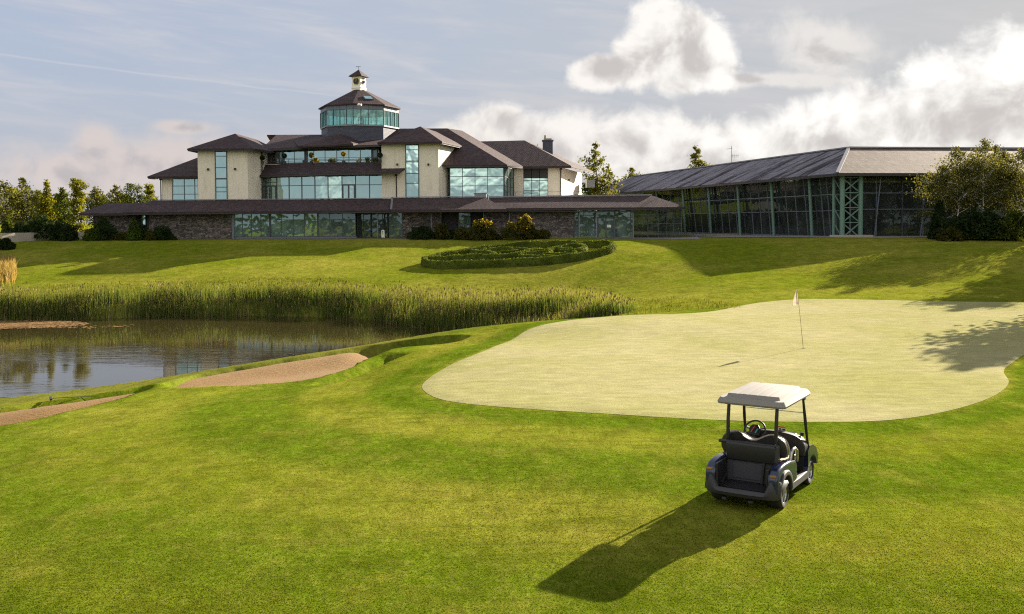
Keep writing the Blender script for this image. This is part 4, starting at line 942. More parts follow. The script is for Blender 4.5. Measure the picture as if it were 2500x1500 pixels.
TB = [(30,150,455,3,'birch','dull birch at the back of the left row behind the edge birch'),(92,152,462,3,'birch','dark birch at the back between the thin birch and the narrow conifer'),(140,150,470,3,'mid','dark green tree at the back right of the narrow conifer'),(252,156,474,3,'mid','low green tree at the back between two olive birches'),(305,158,478,3,'birch','faint low tree at the back behind the sparse birch')]
for i, (px, Y, py, sp, lf, lb) in enumerate(TB):
    p = gp(px,Y); tree('round_tree', p, at(px,py,Y).z-p[2], sp*1.1, 60+i, LF[lf], BARKD, 'birch', 2600, .24, .12, .06, lb, 'tree', 'back row of trees on the left')
# dark spreading evergreens at the foot of that row
SL = [(20,112.5,26,60,'mid','round','mid green bush above the left end of the low pale wall'),(58,111.5,52,50,'dark','round','dark spreading juniper above the middle of the low pale wall'),(104,110.5,62,66,'dark','round','dark spreading juniper that casts a shadow on the low pale wall'),
      (146,109.5,40,50,'dark','round','dark bush hanging over the right end of the low pale wall'),(12,101,30,30,'dark','round','low dark bush in front of the left end of the low pale wall')]
for i, (px, Y, w_, h_, lf, sh, lb) in enumerate(SL):
    p = gp(px,Y); s = Y/F; base = p[2]+ (0 if i < 4 else 0)
    shrub('juniper_bush' if lf == 'dark' else 'bush', (p[0],p[1],base), w_*s*1.25, h_*s, 80+i, LF[lf], sh, 2200, .20, lb, 'bush', 'bushes at the low wall')
# shrubs along the front
SF = [(166,108.6,40,44,'dark','round','dark rounded bush at the right end of the low wall',1),(222,108.4,34,32,'mid','round','pale green round bush beside the small bright cone',0),(233,107.8,24,40,'conifer','cone','small bright green cone shaped conifer near the left wall end',0),
      (255,108.8,66,40,'dark','round','wide dark bush against the left end of the stone wall',1),(252,110.2,40,62,'dark','round','tall dark shrub in the corner under the left roof tip',1),(292,108.8,44,20,'olive','round','low reddish green bush between the wide dark bush and the tall cone',0),
      (326,108.2,36,53,'conifer','cone','tall bright green cone shaped conifer in front of the stone wall',0),(347,109.4,26,42,'dark','round','dark upright shrub just right of the tall bright cone',1),(368,108.6,26,27,'olive','round','small olive bush right of the tall cone',0),
      (393,109.2,44,36,'dark','round','dark shrub with a pointed top against the long stone wall',1),(414,109,26,16,'dark','round','lowest dark bush at the right end of the left shrub row',1),
      (1026,108.8,58,34,'dark','round','low dark dome shrub by the blue post in front of the stone wall',1),(1079,108.6,36,44,'olive','round','upright olive shrub right of the blue post',0),(1098,109,34,26,'dark','round','dark low shrub tucked between two olive shrubs',1),
      (1131,108.4,44,32,'olive','round','grey green shrub left of the large golden topped shrub',0),(1176,108.6,62,46,'olive','round','large shrub with a sunlit golden top behind the hedge knot',2),(1200,107.6,42,22,'olive','round','low olive shrub at the foot of the golden topped shrub',0),
      (1262,108.4,74,40,'olive','round','wide shrub with scattered sunlit golden tips behind the hedge knot',2),(1284,108.8,40,54,'olive','round','taller shrub with sunlit golden tips above the wide shrub',2),(1316,108.2,50,24,'olive','round','low brownish shrub at the right end of the shrub row',0)]
for i, (px, Y, w_, h_, lf, sh, lb, tp_) in enumerate(SF):
    p = gp(px,Y); s = Y/F
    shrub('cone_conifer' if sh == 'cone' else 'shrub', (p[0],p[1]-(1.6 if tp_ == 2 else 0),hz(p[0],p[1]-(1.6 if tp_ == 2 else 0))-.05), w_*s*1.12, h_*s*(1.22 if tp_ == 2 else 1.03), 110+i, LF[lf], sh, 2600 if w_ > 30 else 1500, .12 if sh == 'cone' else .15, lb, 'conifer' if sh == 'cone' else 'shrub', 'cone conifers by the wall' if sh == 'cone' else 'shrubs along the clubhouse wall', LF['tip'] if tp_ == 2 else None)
# birches and bushes at the right
LF['birch_shade'] = leafmat('shaded_birch_leaves', (.075,.084,.024), (.135,.128,.042), .42)  # birch leaf colour darkened to paint in the crowns' shade
BR = [(2337,84.5,352,3.4,0,'birch with a forked white trunk nearest the hall corner, leftmost of the right group'),(2404,83,333,3.2,.0,'tallest birch of the right hand group with two white stems'),
      (2452,85,360,2.8,.03,'leaning thin stemmed birch towards the right edge of the photo'),(2505,84,345,3.2,0,'birch cut off by the right edge of the photo'),(2375,86,372,3.0,-.04,'birch leaning left behind the tallest birch'),(2310,85.5,402,2.6,-.06,'low birch leaning out in front of the hall, left edge of the right group'),(2432,86.5,350,2.8,.02,'birch behind the gap between the tallest and the leaning birch')]
for i, (px, Y, py, sp, ln, lb) in enumerate(BR):
    p = gp(px,Y); tree('birch_tree', p, at(px,py,Y).z-p[2], sp, 200+i, LF['birch_shade'], BARK, 'birch', 4300, .12, .065, .26, lb, 'tree', 'birches at the right of the hall', ln)
SR = [(2293,83.5,44,92,'dark','cone','dark upright conifer in front of the hall doors left of the birches'),(2345,82,100,66,'dark','round','broad dark bush under the birch nearest the hall'),(2392,81,84,84,'dark','round','tall dark bush under the tallest birch'),(2440,80.5,78,64,'dark','round','dark round bush beneath the leaning birch'),(2482,79.5,80,84,'mid','round','greener large bush at the right edge of the photo'),(2322,81,50,34,'olive','round','low brown tinged bush at the left front of the bushes under the birches')]
for i, (px, Y, w_, h_, lf, sh, lb) in enumerate(SR):
    p = gp(px,Y); s = Y/F; shrub('bush' if sh != 'cone' else 'conifer_bush', p, w_*s*1.15, h_*s, 240+i, LF[lf], sh, 3600, .16, lb, 'bush', 'bushes under the right hand birches')
# single trees seen behind the roofs
BH = [(1458,146,338,3.0,'birch','birch','tall thin topped birch behind the right end of the clubhouse',2300),(1490,147,398,2.6,'birch','birch','smaller birch beside the tall one behind the clubhouse end',1200),(1540,172,404,3.8,'birch','birch','low birch just above the left end of the hall roof',2400),(1585,176,422,2.,'birch','birch','tuft of leaves barely above the hall roof',900),(1704,172,350,3.6,'birch','birch','dense pointed tree standing alone above the hall roof ridge',4600),(1310,152,344,1.8,'birch','birch','tree top peeping over the roof left of the chimney',1500),(1440,150,430,1.7,'round','mid','low round tree beside the awning at the clubhouse end',2400)]
for i, (px, Y, py, sp, kd, lf, lb, nl) in enumerate(BH):
    p = gp(px,Y); tree('wispy_birch' if i in (0,1,2) else 'birch_tree', p, at(px,py,Y).z-p[2], sp, 300+i, LF[lf], BARKD, kd, nl, .24, .13, .25, lb, 'tree', 'trees rising behind the roofs')
# trees just out of the frame to the right, whose shadows lie across the green
for i, (x, y, h_, lb) in enumerate(((32.5,51.5,10.5,'birch outside the frame shading the near right part of the green'),(44.5,74,10.5,'birch outside the frame shading the far right corner of the green'),(50,82,10,'birch outside the frame shading the bank'))):
    tree('birch_tree', (x,y,hz(x,y)-.05), h_, 3.6, 330+i, LF['birch'], BARK, 'birch', 7000, .24, .12, .2, lb, 'tree', 'birches out of frame on the right')
# woodland behind the viewer: it is what the dark panes reflect
rng = np.random.RandomState(77); V_all = []; F_all = []; nn = 0
for k in range(70):
    x = -190+5.2*k+rng.uniform(-2,2); y = -36+rng.uniform(-9,9); hh = rng.uniform(3.,7.5); r = rng.uniform(2.4,4)
    n = 1500; c = rng.normal(size=(n,3)); c /= np.linalg.norm(c,axis=1)[:,None]; c *= rng.uniform(.5,1,n)[:,None]**.4
    c = c*np.array([r,r,hh*.52])+np.array([x,y,.3+hh*.46]); Vq, fq = leafquads(c, np.full(n,.5), rng); V_all.append(Vq); F_all.append(fq+nn); nn += len(Vq)
tag(npmesh('woodland', np.concatenate(V_all), np.concatenate(F_all), LF['dark']), 'woodland edge behind the viewer mirrored in the windows', 'woodland', kind='stuff')

# ---------------------------------------------------------------- clipped hedges on the slope
def onland(px, py, dz):                                # where the ray meets the land raised by dz
    lo, hi = 70., 111.
    for _ in range(40):
        mid = (lo+hi)/2; q = at(px,py,mid)
        if q.z > hz_fast(q.x,q.y)+dz: lo = mid
        else: hi = mid
    return at(px,py,lo)
def hz_fast(x, y): return float(land(np.array([x]),np.array([y]))[0])
def hedge(name, crop, w_, h, label, closed=False, seed=1):
    pts = [onland(1000+x*.2183, 560+y*.2183, h) for x, y in crop]
    P = catmull([(p.x,p.y) for p in pts], 7, closed); rng = np.random.RandomState(seed)
    if closed: P = np.vstack([P, P[:1]])
    L = np.r_[0, np.cumsum(np.linalg.norm(np.diff(P,axis=0),axis=1))]; n = max(4,int(L[-1]/.35)); s = np.linspace(0,L[-1],n)
    X, Y = np.interp(s,L,P[:,0]), np.interp(s,L,P[:,1]); Z = land(X,Y)
    tx, ty = np.gradient(X), np.gradient(Y); tl = np.hypot(tx,ty); nx_, ny_ = -ty/tl, tx/tl
    prof = [(-.5,0),(-.52,.5),(-.46,.86),(-.25,1.),(.25,1.),(.46,.86),(.52,.5),(.5,0)]
    V_ = []
    for i in range(n):
        hj = h*(1+.05*math.sin(s[i]*1.3+seed)+.03*math.sin(s[i]*3.1))
        for a, b in prof:
            e = rng.uniform(-.03,.03); V_.append((X[i]+nx_[i]*(a*w_+e), Y[i]+ny_[i]*(a*w_+e), Z[i]-.06+b*hj+rng.uniform(-.03,.03)*b))
    k = len(prof); F_ = [(i*k+j, i*k+j+1, (i+1)*k+j+1, (i+1)*k+j) for i in range(n-1) for j in range(k-1)]
    root = empty(name, (float(X[0]),float(Y[0]),float(Z[0])), 0, label, 'hedge', 'clipped hedges of the knot on the slope')
    inv = Matrix.Translation(-Vector(root.location))
    m_ = MB(); m_.raw(V_, F_)
    if not closed: m_.f += [tuple(range(k)), tuple(range(len(V_)-k, len(V_)))[::-1]]
    o = m_.build('woody_core', LF['hedge'], root, smooth=True); o.matrix_parent_inverse = inv
    nl = int(L[-1]*150); i = rng.randint(0,n-1,nl); t = rng.uniform(0,1,nl); a = rng.uniform(0,k-1.001,nl); j = a.astype(int); fa = a-j
    Va = np.array(V_).reshape(n,k,3); c = (Va[i,j]*(1-fa)[:,None]+Va[i,j+1]*fa[:,None])*(1-t)[:,None]+(Va[i+1,j]*(1-fa)[:,None]+Va[i+1,j+1]*fa[:,None])*t[:,None]
    c += rng.normal(size=c.shape)*.035
    Vq, fq = leafquads(c, np.full(nl,.10), rng); o = npmesh('leaves', Vq, fq, LF['hedge'], root); o.matrix_parent_inverse = inv
    return root
HW, HH = .52, .78
hedge('hedge', [(165,305),(190,330),(330,345),(600,345),(900,335),(1200,322),(1500,303),(1800,273),(2000,238),(2200,190),(2275,158),(2240,128),(2100,122),(1900,129),(1700,122),(1370,128),(1000,163),(740,198),(600,214),(330,262),(200,292)], HW, HH, 'long oval outer hedge that encloses the whole clipped knot', True, 1)
hedge('hedge', [(215,302),(400,288),(700,275),(1000,267),(1200,254),(1300,232),(1400,215),(1495,214)], HW, .70, 'inner hedge running along the near side and curling up in the middle', False, 2)
hedge('hedge', [(650,214),(800,226),(900,240),(955,262)], HW, .70, 'short curved hedge branching off at the left end of the oval', False, 3)
hedge('hedge', [(800,212),(900,200),(1050,197),(1200,197),(1330,204),(1440,208),(1490,222)], HW, .70, 'hedge arching over the small inner curl at the far side', False, 4)
hedge('hedge', [(985,238),(1080,234),(1150,227),(1215,222)], .45, .7, 'smallest short hedge curl inside the left loop', False, 5)
hedge('hedge', [(1560,236),(1400,240),(1250,262),(1330,280),(1500,288),(1660,284),(1780,262),(1845,245),(1840,228)], HW, .70, 'flat loop of hedge low in the middle of the knot', False, 6)
hedge('hedge', [(1480,268),(1560,262),(1660,256),(1760,246)], .42, .7, 'straight short hedge inside the flat middle loop', False, 7)
hedge('hedge', [(1545,226),(1580,200),(1680,175),(1800,158),(1920,156),(1962,180),(1900,208),(1780,222),(1680,225)], HW, .76, 'high loop of hedge at the right of the knot, sunlit on top', False, 8)
hedge('hedge', [(1660,208),(1740,196),(1820,188)], .42, .7, 'short hedge bar inside the right hand loop', False, 9)

# ---------------------------------------------------------------- reeds
def blades(n, X, Y, Z, hgt, wid, rng, segs=3, bend=.25, name='reeds', mat=None):
    an = rng.uniform(0,6.283,n); ld = rng.uniform(0,6.283,n); lb = rng.uniform(.05,1,n)**1.5*bend*hgt
    V_ = np.zeros((n,segs+1,2,3)); 
    for k in range(segs+1):
        t = k/segs; w_ = wid*(1-t**1.6)*.5+.002
        cx, cy, cz = X+np.cos(ld)*lb*t**2.2, Y+np.sin(ld)*lb*t**2.2, Z+hgt*(t-.12*t**3*lb/hgt)
        V_[:,k,0] = np.stack([cx-np.cos(an)*w_, cy-np.sin(an)*w_, cz],1); V_[:,k,1] = np.stack([cx+np.cos(an)*w_, cy+np.sin(an)*w_, cz],1)
    b = (np.arange(n)*(segs+1)*2)[:,None]; f = np.concatenate([b+np.array([[2*k,2*k+1,2*k+3,2*k+2]]) for k in range(segs)],0)
    return V_.reshape(-1,3), f
REED = [(-75,71.4),(-52,70.4),(-38,70.3),(-24,73.4),(-15,72.2),(-10.8,70.0),(-6.5,64.8),(-2.6,60.2),(.6,56.6),(.4,54.2),(2.8,53.4),(6.2,55),(7.6,58),(6.6,62.5),(3,67),(-2.5,71),(-8,74.4),(-16,75.9),(-24,76.6),(-38,74.4),(-52,74.2),(-75,74.2)]
rng = np.random.RandomState(11); N = 60000
rx, ry = rng.uniform(-60,10,N*4), rng.uniform(52,79,N*4); k = inside(REED, rx, ry); rx, ry = rx[k][:N], ry[k][:N]
dd = -sdist(REED, rx, ry); dens = .15+.85*smooth01(wob(rx,ry,.9,5)*1.6+.62); k = rng.uniform(0,1,len(rx)) < dens; rx, ry, dd = rx[k], ry[k], dd[k]
rh = height(rx,ry); rz2 = np.maximum(rh, WATER-.15); hg = (1.45+.16*wob(rx,ry,.5,6)+rng.normal(size=len(rx))*.17)*(.62+.38*smooth01((dd+.1)/.8))
hg *= np.where(rx > 2, np.clip(1.05-.10*(rx-2), .45, 1), 1)
V_, f_ = blades(len(rx), rx, ry, rz2, hg, .035, rng, 3, .30)
M['reed'] = leafmat('reed_blades', (.065,.105,.020), (.150,.165,.038), .45); M['reedhead'] = plain('reed_seed_heads', (.16,.10,.045), .9)
def reedmat():
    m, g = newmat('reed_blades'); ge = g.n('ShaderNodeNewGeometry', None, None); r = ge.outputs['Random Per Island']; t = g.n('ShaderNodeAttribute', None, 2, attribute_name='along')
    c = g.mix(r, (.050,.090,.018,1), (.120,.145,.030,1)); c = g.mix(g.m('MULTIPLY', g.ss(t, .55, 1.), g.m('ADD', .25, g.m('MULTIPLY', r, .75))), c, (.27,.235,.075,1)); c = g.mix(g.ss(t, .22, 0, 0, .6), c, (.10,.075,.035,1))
    d_ = bsdf(g, Base_Color=c, Roughness=.8); d_.node.inputs['Specular IOR Level'].default_value = .03
    surf(g, g.n('ShaderNodeMixShader', {0: .42, 1: d_, 2: g.n('ShaderNodeBsdfTranslucent', {'Color': g.mix(1., c, (1.2,1.15,.6,1), 'MULTIPLY')})})); return m
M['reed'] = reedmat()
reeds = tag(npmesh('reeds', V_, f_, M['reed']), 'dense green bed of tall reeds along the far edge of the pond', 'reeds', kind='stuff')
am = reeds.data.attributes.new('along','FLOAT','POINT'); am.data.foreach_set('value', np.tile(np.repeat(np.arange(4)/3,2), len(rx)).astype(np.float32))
hs = rng.choice(len(rx), 2600, replace=False); mbv = []; c = np.stack([rx[hs], ry[hs], rz2[hs]+hg[hs]*rng.uniform(.93,1.05,len(hs))],1)
Vq, fq = leafquads(c, np.full(len(hs),.075), rng, -6., 2.6); o = npmesh('reed_seed_heads', Vq, fq, M['reedhead'], reeds); o['kind'] = 'stuff'
db = rng.choice(len(rx), 6500, replace=False); Vd, fd = blades(len(db), rx[db], ry[db]-.15, rz2[db], hg[db]*rng.uniform(.25,.75,len(db)), .03, rng, 2, .5)
M['reeddead'] = plain('dry_reed_stalks', (.16,.115,.06), .9); o = npmesh('dry_stalks', Vd, fd, M['reeddead'], reeds); o['kind'] = 'stuff'
# rough grass on the pond bank and round the reeds
nb_ = 30000; bx, by = rng.uniform(-45,13,nb_), rng.uniform(50,84,nb_); d1 = sdist(POND,bx,by); k = (d1 > .6) & (d1 < 9.5+2*wob(bx,by,.4,8)) & (by > 55-.2*bx); bx, by = bx[k], by[k]
Vb, fb = blades(len(bx), bx, by, height(bx,by)-.02, rng.uniform(.08,.26,len(bx)), .05, rng, 2, .5)
M['roughgrass'] = leafmat('long_grass', (.075,.095,.012), (.135,.130,.030), .45)
tag(npmesh('long_grass', Vb, fb, M['roughgrass']), 'longer unmown grass on the bank above the reeds', 'grass', kind='stuff')
# dry tall grass at the left edge
n = 9000; bx, by = rng.uniform(-52,-42,n), rng.normal(87.5,2.6,n); k = (bx < -.516*by+.25*wob(bx,by,2.,3)) & (bx > -.56*by); bx, by = bx[k], by[k]
Vb, fb = blades(len(bx), bx, by, height(bx,by)-.02, rng.uniform(.5,1.25,len(bx)), .05, rng, 3, .45)
M['drygrass'] = leafmat('dry_tall_grass', (.26,.19,.075), (.36,.27,.12), .45)
tag(npmesh('dry_grass', Vb, fb, M['drygrass']), 'clump of dry straw coloured tall grass at the left edge', 'grass', kind='stuff')
# floating dead leaves
n = 9000; bx, by = rng.normal(0,1,n), rng.normal(0,1,n); r = np.hypot(bx,by); k = r < 2.1; bx, by = bx[k]*2.9-36.2, by[k]*1.35+67.8
k = (sdist(POND,bx,by) < -.5); bx, by = bx[k], by[k]; ex = rng.uniform(-31,-26.5,60); ey = 66.0+rng.normal(0,.5,60)+(ex+30)*.16; bx, by = np.r_[bx,ex], np.r_[by,ey]
c = np.stack([bx,by,np.full(len(bx),WATER+.02)],1); an = rng.uniform(0,6.283,len(bx)); s = rng.uniform(.06,.20,len(bx)); dxy = lambda a: np.stack([np.cos(a)*s,np.sin(a)*s,rng.uniform(-.008,.03,len(bx))],1)
Vq = np.stack([c+dxy(an),c+dxy(an+1.57),c+dxy(an+3.14),c+dxy(an+4.71)],1).reshape(-1,3)
M['deadleaf'] = leafmat('floating_dead_leaves', (.13,.075,.032), (.26,.17,.08), .1)
tag(npmesh('floating_leaves', Vq, np.arange(len(Vq)).reshape(-1,4), M['deadleaf']), 'brown mat of dead leaves floating on the pond at the left', 'leaves', kind='stuff')
# turf blades close to the viewer
N = 330000; u_ = rng.uniform(0,1,N); y0, y1 = 10.2, 40.; yy = 1/np.sqrt(1/y0**2+u_*(1/y1**2-1/y0**2)); xx = rng.uniform(-.62,.62,N)*yy
k = (sdist(GREEN,xx,yy) > .05); k &= ~inside(B1,xx,yy) & ~inside(B2,xx,yy); xx, yy = xx[k], yy[k]; zz = height(xx,yy)-.004
hh = rng.uniform(.008,.024,len(xx))*(1+.25*wob(xx,yy,.8,12)); ww = .004+.00035*yy; an = rng.uniform(0,6.283,len(xx)); ld = rng.uniform(0,6.283,len(xx)); le = hh*rng.uniform(.1,.9,len(xx))
Vt = np.stack([np.stack([xx-np.cos(an)*ww,yy-np.sin(an)*ww,zz],1), np.stack([xx+np.cos(an)*ww,yy+np.sin(an)*ww,zz],1), np.stack([xx+np.cos(ld)*le,yy+np.sin(ld)*le,zz+hh],1)],1).reshape(-1,3)
def blademat():
    m, g = newmat('turf_blades'); ge = g.n('ShaderNodeNewGeometry', None, None); r = ge.outputs['Random Per Island']; P = ge.outputs['Position']
    mow = g.n('ShaderNodeAttribute', None, 2, attribute_name='mow')
    c = g.mix(r, (.078,.102,.005,1), (.165,.158,.022,1)); c = g.mix(g.m('MULTIPLY', mow, .85), c, g.mix(r, (.034,.068,.002,1), (.072,.108,.004,1)))
    c = g.mix(g.ss(g.noise(P, .8, 5, .65, .3), .48, .72, 0, .5), c, (.15,.135,.026,1))
    d_ = bsdf(g, Base_Color=c, Roughness=.8); d_.node.inputs['Specular IOR Level'].default_value = .03
    surf(g, g.n('ShaderNodeMixShader', {0: .45, 1: d_, 2: g.n('ShaderNodeBsdfTranslucent', {'Color': g.mix(1., c, (1.2,1.15,.6,1), 'MULTIPLY')})})); return m
M['blade'] = blademat()
tb = tag(npmesh('turf', Vt, np.arange(len(Vt)).reshape(-1,3), M['blade']), 'short mown turf blades on the fairway', 'grass', kind='stuff')
mv = mow_field(xx, yy); am = tb.data.attributes.new('mow','FLOAT','POINT'); am.data.foreach_set('value', np.repeat(mv,3).astype(np.float32))
# ---------------------------------------------------------------- golf cart
TH = .56
CT_ = dict(navy=plain('navy_gloss_paint', (.012,.020,.055), .22, .35, var=.1, coat=.6), char=plain('charcoal_plastic', (.028,.027,.031), .6), blk=plain('black_plastic', (.012,.011,.013), .45),
           roof=plain('stone_coloured_roof_plastic', (.215,.203,.188), .6, var=.06, spec=.2), seat=plain('beige_vinyl', (.42,.34,.24), .5), tyre=plain('tyre_rubber', (.016,.015,.015), .85), alloy=plain('alloy_wheel', (.60,.60,.62), .28, .95),
           amber=plain('amber_lens', (.28,.14,.01), .25), red=plain('red_badge', (.45,.03,.03), .4), cyan=plain('teal_badge', (.03,.30,.28), .4), mat=plain('grey_well_liner', (.042,.042,.052), .7), back=plain('black_vinyl', (.02,.018,.018), .38), rail_highlight=plain('black_rail_highlight', (.45,.44,.42), .3, .9))
def clearmat():
    m, g = newmat('clear_windscreen'); fr = g.n('ShaderNodeLayerWeight', {'Blend': .2}, 1)
    surf(g, g.n('ShaderNodeMixShader', {0: g.m('ADD', .03, g.m('MULTIPLY', fr, .4)), 1: g.n('ShaderNodeBsdfTransparent', {'Color': (.95,.97,.96,1)}), 2: g.n('ShaderNodeBsdfGlossy', {'Roughness': .03})})); return m
rr_pt = onz(1902,1240,0.); right = Vector((math.cos(TH),-math.sin(TH),0)); fwd = Vector((math.sin(TH),math.cos(TH),0))
org = rr_pt-right*.50
cart = empty('golf_cart', (org.x,org.y,hz(org.x,org.y)), -TH, 'dark blue two seat golf cart with a pale roof parked on the fairway', 'golf cart')
def profile(mb, yz, x0, x1):
    n = len(yz); vs = [(x0,y,z) for y,z in yz]+[(x1,y,z) for y,z in yz]
    mb.raw(vs, [list(range(n))[::-1], list(range(n,2*n))]+[(i,(i+1)%n,n+(i+1)%n,n+i) for i in range(n)])
def arc(cy, cz, r, a0, a1, n=9): return [(cy+r*math.cos(R_(a0+(a1-a0)*i/n)), cz+r*math.sin(R_(a0+(a1-a0)*i/n))) for i in range(n+1)]
for s in (-1,1):
    m_ = MB(); profile(m_, [(-.43,.30),(-.45,.50),(-.42,.62),(-.30,.705),(-.05,.735),(.30,.72),(.62,.66),(.70,.58),(.70,.30)]+arc(0,.24,.315,8,172), s*.43, s*.605)
    m_.build('rear_fender', CT_['navy'], cart, smooth=35, bevel=.045, seg=4)
    m_ = MB(); a = arc(0,.24,.30,2,178,14); b = arc(0,.24,.385,178,2,14)
    profile(m_, a+b, s*.56, s*.635); m_.build('wheel_arch', CT_['char'], cart, smooth=35, bevel=.02, seg=3)
    m_ = MB(); profile(m_, [(.34,.20),(.40,.34),(.80,.325),(1.30,.325),(1.42,.42),(1.44,.24),(1.36,.19)], s*.50, s*.61); m_.build('rocker_panel', CT_['char'], cart, smooth=35, bevel=.02, seg=3)
    m_ = MB(); profile(m_, [(1.37,.30),(1.37,.66),(1.48,.73),(1.70,.71),(1.92,.62),(2.03,.46),(2.02,.32)]+arc(1.66,.24,.30,15,165), s*.30, s*.60); m_.build('front_fender', CT_['navy'], cart, smooth=35, bevel=.045, seg=4)
    m_ = MB(); m_.box(s*.53-.045,s*.53+.045,-.455,-.40,.59,.625); m_.build('tail_light', CT_['amber'], cart, bevel=.008)
    m_ = MB(); m_.tube([(s*.40,.16,.70),(s*.405,.11,1.0),(s*.41,.13,1.35),(s*.41,.17,1.62)], [.030,.032,.030,.028], 10); m_.build('rear_strut', CT_['blk'], cart, smooth=50)
    m_ = MB(); m_.tube([(s*.56,1.56,.60),(s*.555,1.46,.86),(s*.545,1.37,1.2),(s*.53,1.28,1.60)], [.022,.022,.028,.020], 10); m_.box(s*.53-.035,s*.53+.035,1.25,1.33,1.57,1.63); m_.build('front_strut', CT_['blk'], cart, smooth=50)
    m_ = MB(); m_.tube([(s*.55,.42,.60),(s*.57,.42,.80),(s*.575,.48,.86),(s*.575,.62,.86),(s*.575,.74,.80),(s*.56,.82,.66),(s*.55,.84,.60)], .028, 10); m_.build('hip_restraint', CT_['rail_highlight'] if s > 0 else CT_['blk'], cart, smooth=50)  # right-hand black loop coloured silver to paint in its highlight
    m_ = MB(); m_.tube([(s*.55,.58,.62),(s*.565,.58,.85)], .03, 8); m_.build('arm_post', CT_['blk'], cart, smooth=50)
    m_ = MB(); m_.lathe([(0,2.03),(.055,2.03),(.06,2.0),(.05,1.92),(0,1.9)], 14, 'y', (s*.42,0,.56)); m_.build('headlight', CT_['alloy'], cart, smooth=40)
# bumper: swept round the back
path = catmull([(-.625,.06),(-.635,-.20),(-.585,-.40),(-.40,-.485),(0,-.51),(.40,-.485),(.585,-.40),(.635,-.20),(.625,.06)], 6, False)
vs = []; fs = []
for i, p in enumerate(path):
    t = path[min(i+1,len(path)-1)]-path[max(i-1,0)]; t = t/np.linalg.norm(t); nx_, ny_ = t[1], -t[0]
    side = smooth01((abs(p[0])-.40)/.10); up = smooth01((p[1]+.36)/.36); zb = .225+.13*up; zt = .335+.20*side-.06*up
    for o_, z_ in ((-.01,zb),(.012,zb+.05),(.016,(zb+zt)/2),(.0,zt-.03),(-.03,zt),(-.09,zt),(-.09,zb)): vs.append((p[0]+nx_*o_, p[1]+ny_*o_, z_))
k = 7
for i in range(len(path)-1):
    for j in range(k): fs.append((i*k+j, i*k+(j+1)%k, (i+1)*k+(j+1)%k, (i+1)*k+j))
fs += [tuple(range(k))[::-1], tuple(range(len(vs)-k,len(vs)))]
m_ = MB(); m_.raw(vs, fs); m_.build('rear_bumper', CT_['char'], cart, smooth=45)
m_ = MB(); m_.box(-.44,.44,-.44,.14,.29,.335); m_.build('bag_well_floor', CT_['blk'], cart)
m_ = MB(); m_.box(-.44,.44,.07,.13,.335,.70); m_.box(-.30,.22,.055,.068,.38,.66); m_.build('bag_well_back', CT_['mat'], cart, bevel=.01)
for s in (-1,1):
    m_ = MB(); m_.box(s*.40,s*.445,-.40,.12,.335,.70); m_.build('bag_well_side', CT_['blk'], cart, bevel=.01)
m_ = MB(); m_.beam((.20,.02,.34),(.24,.04,.72),.035,.03); m_.build('bag_strap', CT_['blk'], cart)
m_ = MB(); profile(m_, [(.02,.68),(-.035,.96),(-.02,1.0),(.06,1.01),(.12,.70)], -.40, .43); m_.build('bag_support', CT_['blk'], cart, smooth=35, bevel=.025, seg=3)
m_ = MB(); m_.tube([(-.53,.02,.985),(.44,.02,.995)], .028, 10); m_.build('bag_rail', CT_['blk'], cart, smooth=50)
m_ = MB(); m_.box(.40,.47,.0,.16,.70,1.0); m_.build('bag_side', CT_['char'], cart, bevel=.03)
m_ = MB(); m_.box(-.53,.53,.14,.70,.24,.60); m_.build('seat_base', CT_['navy'], cart, bevel=.03, seg=3)
m_ = MB(); m_.box(-.55,.55,.26,.86,.60,.715); m_.build('seat_cushion', CT_['seat'], cart, bevel=.045, seg=4, smooth=40)
# seat back with two humps
top = [(-.54,.80),(-.56,.92),(-.50,1.06),(-.36,1.115),(-.22,1.10),(-.08,1.03),(0,1.01),(.08,1.03),(.22,1.10),(.36,1.115),(.50,1.06),(.56,.92),(.54,.80),(.42,.76),(-.42,.76)]
tp = catmull(top, 4); n = len(tp); vs = []; 
for y, sc2 in ((.20,.92),(.22,1.),(.30,1.),(.335,.93)): vs += [(p[0]*sc2, y+(p[1]-.9)*-.10, .92+(p[1]-.92)*sc2) for p in tp]
m_ = MB(); m_.raw(vs, [list(range(n)), list(range(3*n,4*n))[::-1]]+[(r*n+i, r*n+(i+1)%n, (r+1)*n+(i+1)%n, (r+1)*n+i) for r in range(3) for i in range(n)]); sb = m_.build('seat_back', CT_['back'], cart, smooth=40)
m_ = MB(); m_.tube([(p[0]*1.0, .335+(p[1]-.9)*-.10, p[1]) for p in tp[4:52]], .012, 6); m_.build('seat_rim_light', CT_['seat'], sb, smooth=50)  # tan line paints the sunlit rim of the black seat back
m_ = MB(); m_.box(-.55,.55,.68,1.40,.25,.29); m_.build('floor_pan', CT_['blk'], cart)
m_ = MB(); profile(m_, [(1.30,.27),(1.38,.72),(1.40,.88),(1.52,.93),(1.72,.86),(1.92,.70),(2.06,.50),(2.09,.36),(2.02,.25)], -.36, .36); m_.build('front_cowl', CT_['navy'], cart, smooth=35, bevel=.04, seg=4)
dsh = catmull([(-.56,.60),(-.57,.80),(-.45,.93),(-.2,.985),(0,.995),(.2,.985),(.45,.93),(.57,.80),(.56,.60)], 4, False); n = len(dsh)
m_ = MB(); vs = [(p[0],1.24,p[1]-.02) for p in dsh]+[(p[0],1.46,p[1]-.04) for p in dsh]; m_.raw(vs, [list(range(n))[::-1], list(range(n,2*n))]+[(i,i+1,n+i+1,n+i) for i in range(n-1)]+[(0,n,2*n-1,n-1)]); m_.build('dashboard', CT_['blk'], cart, smooth=40, bevel=.02)
m_ = MB(); m_.box(-.53,.53,1.30,1.36,.30,.62); m_.build('kick_panel', CT_['blk'], cart)
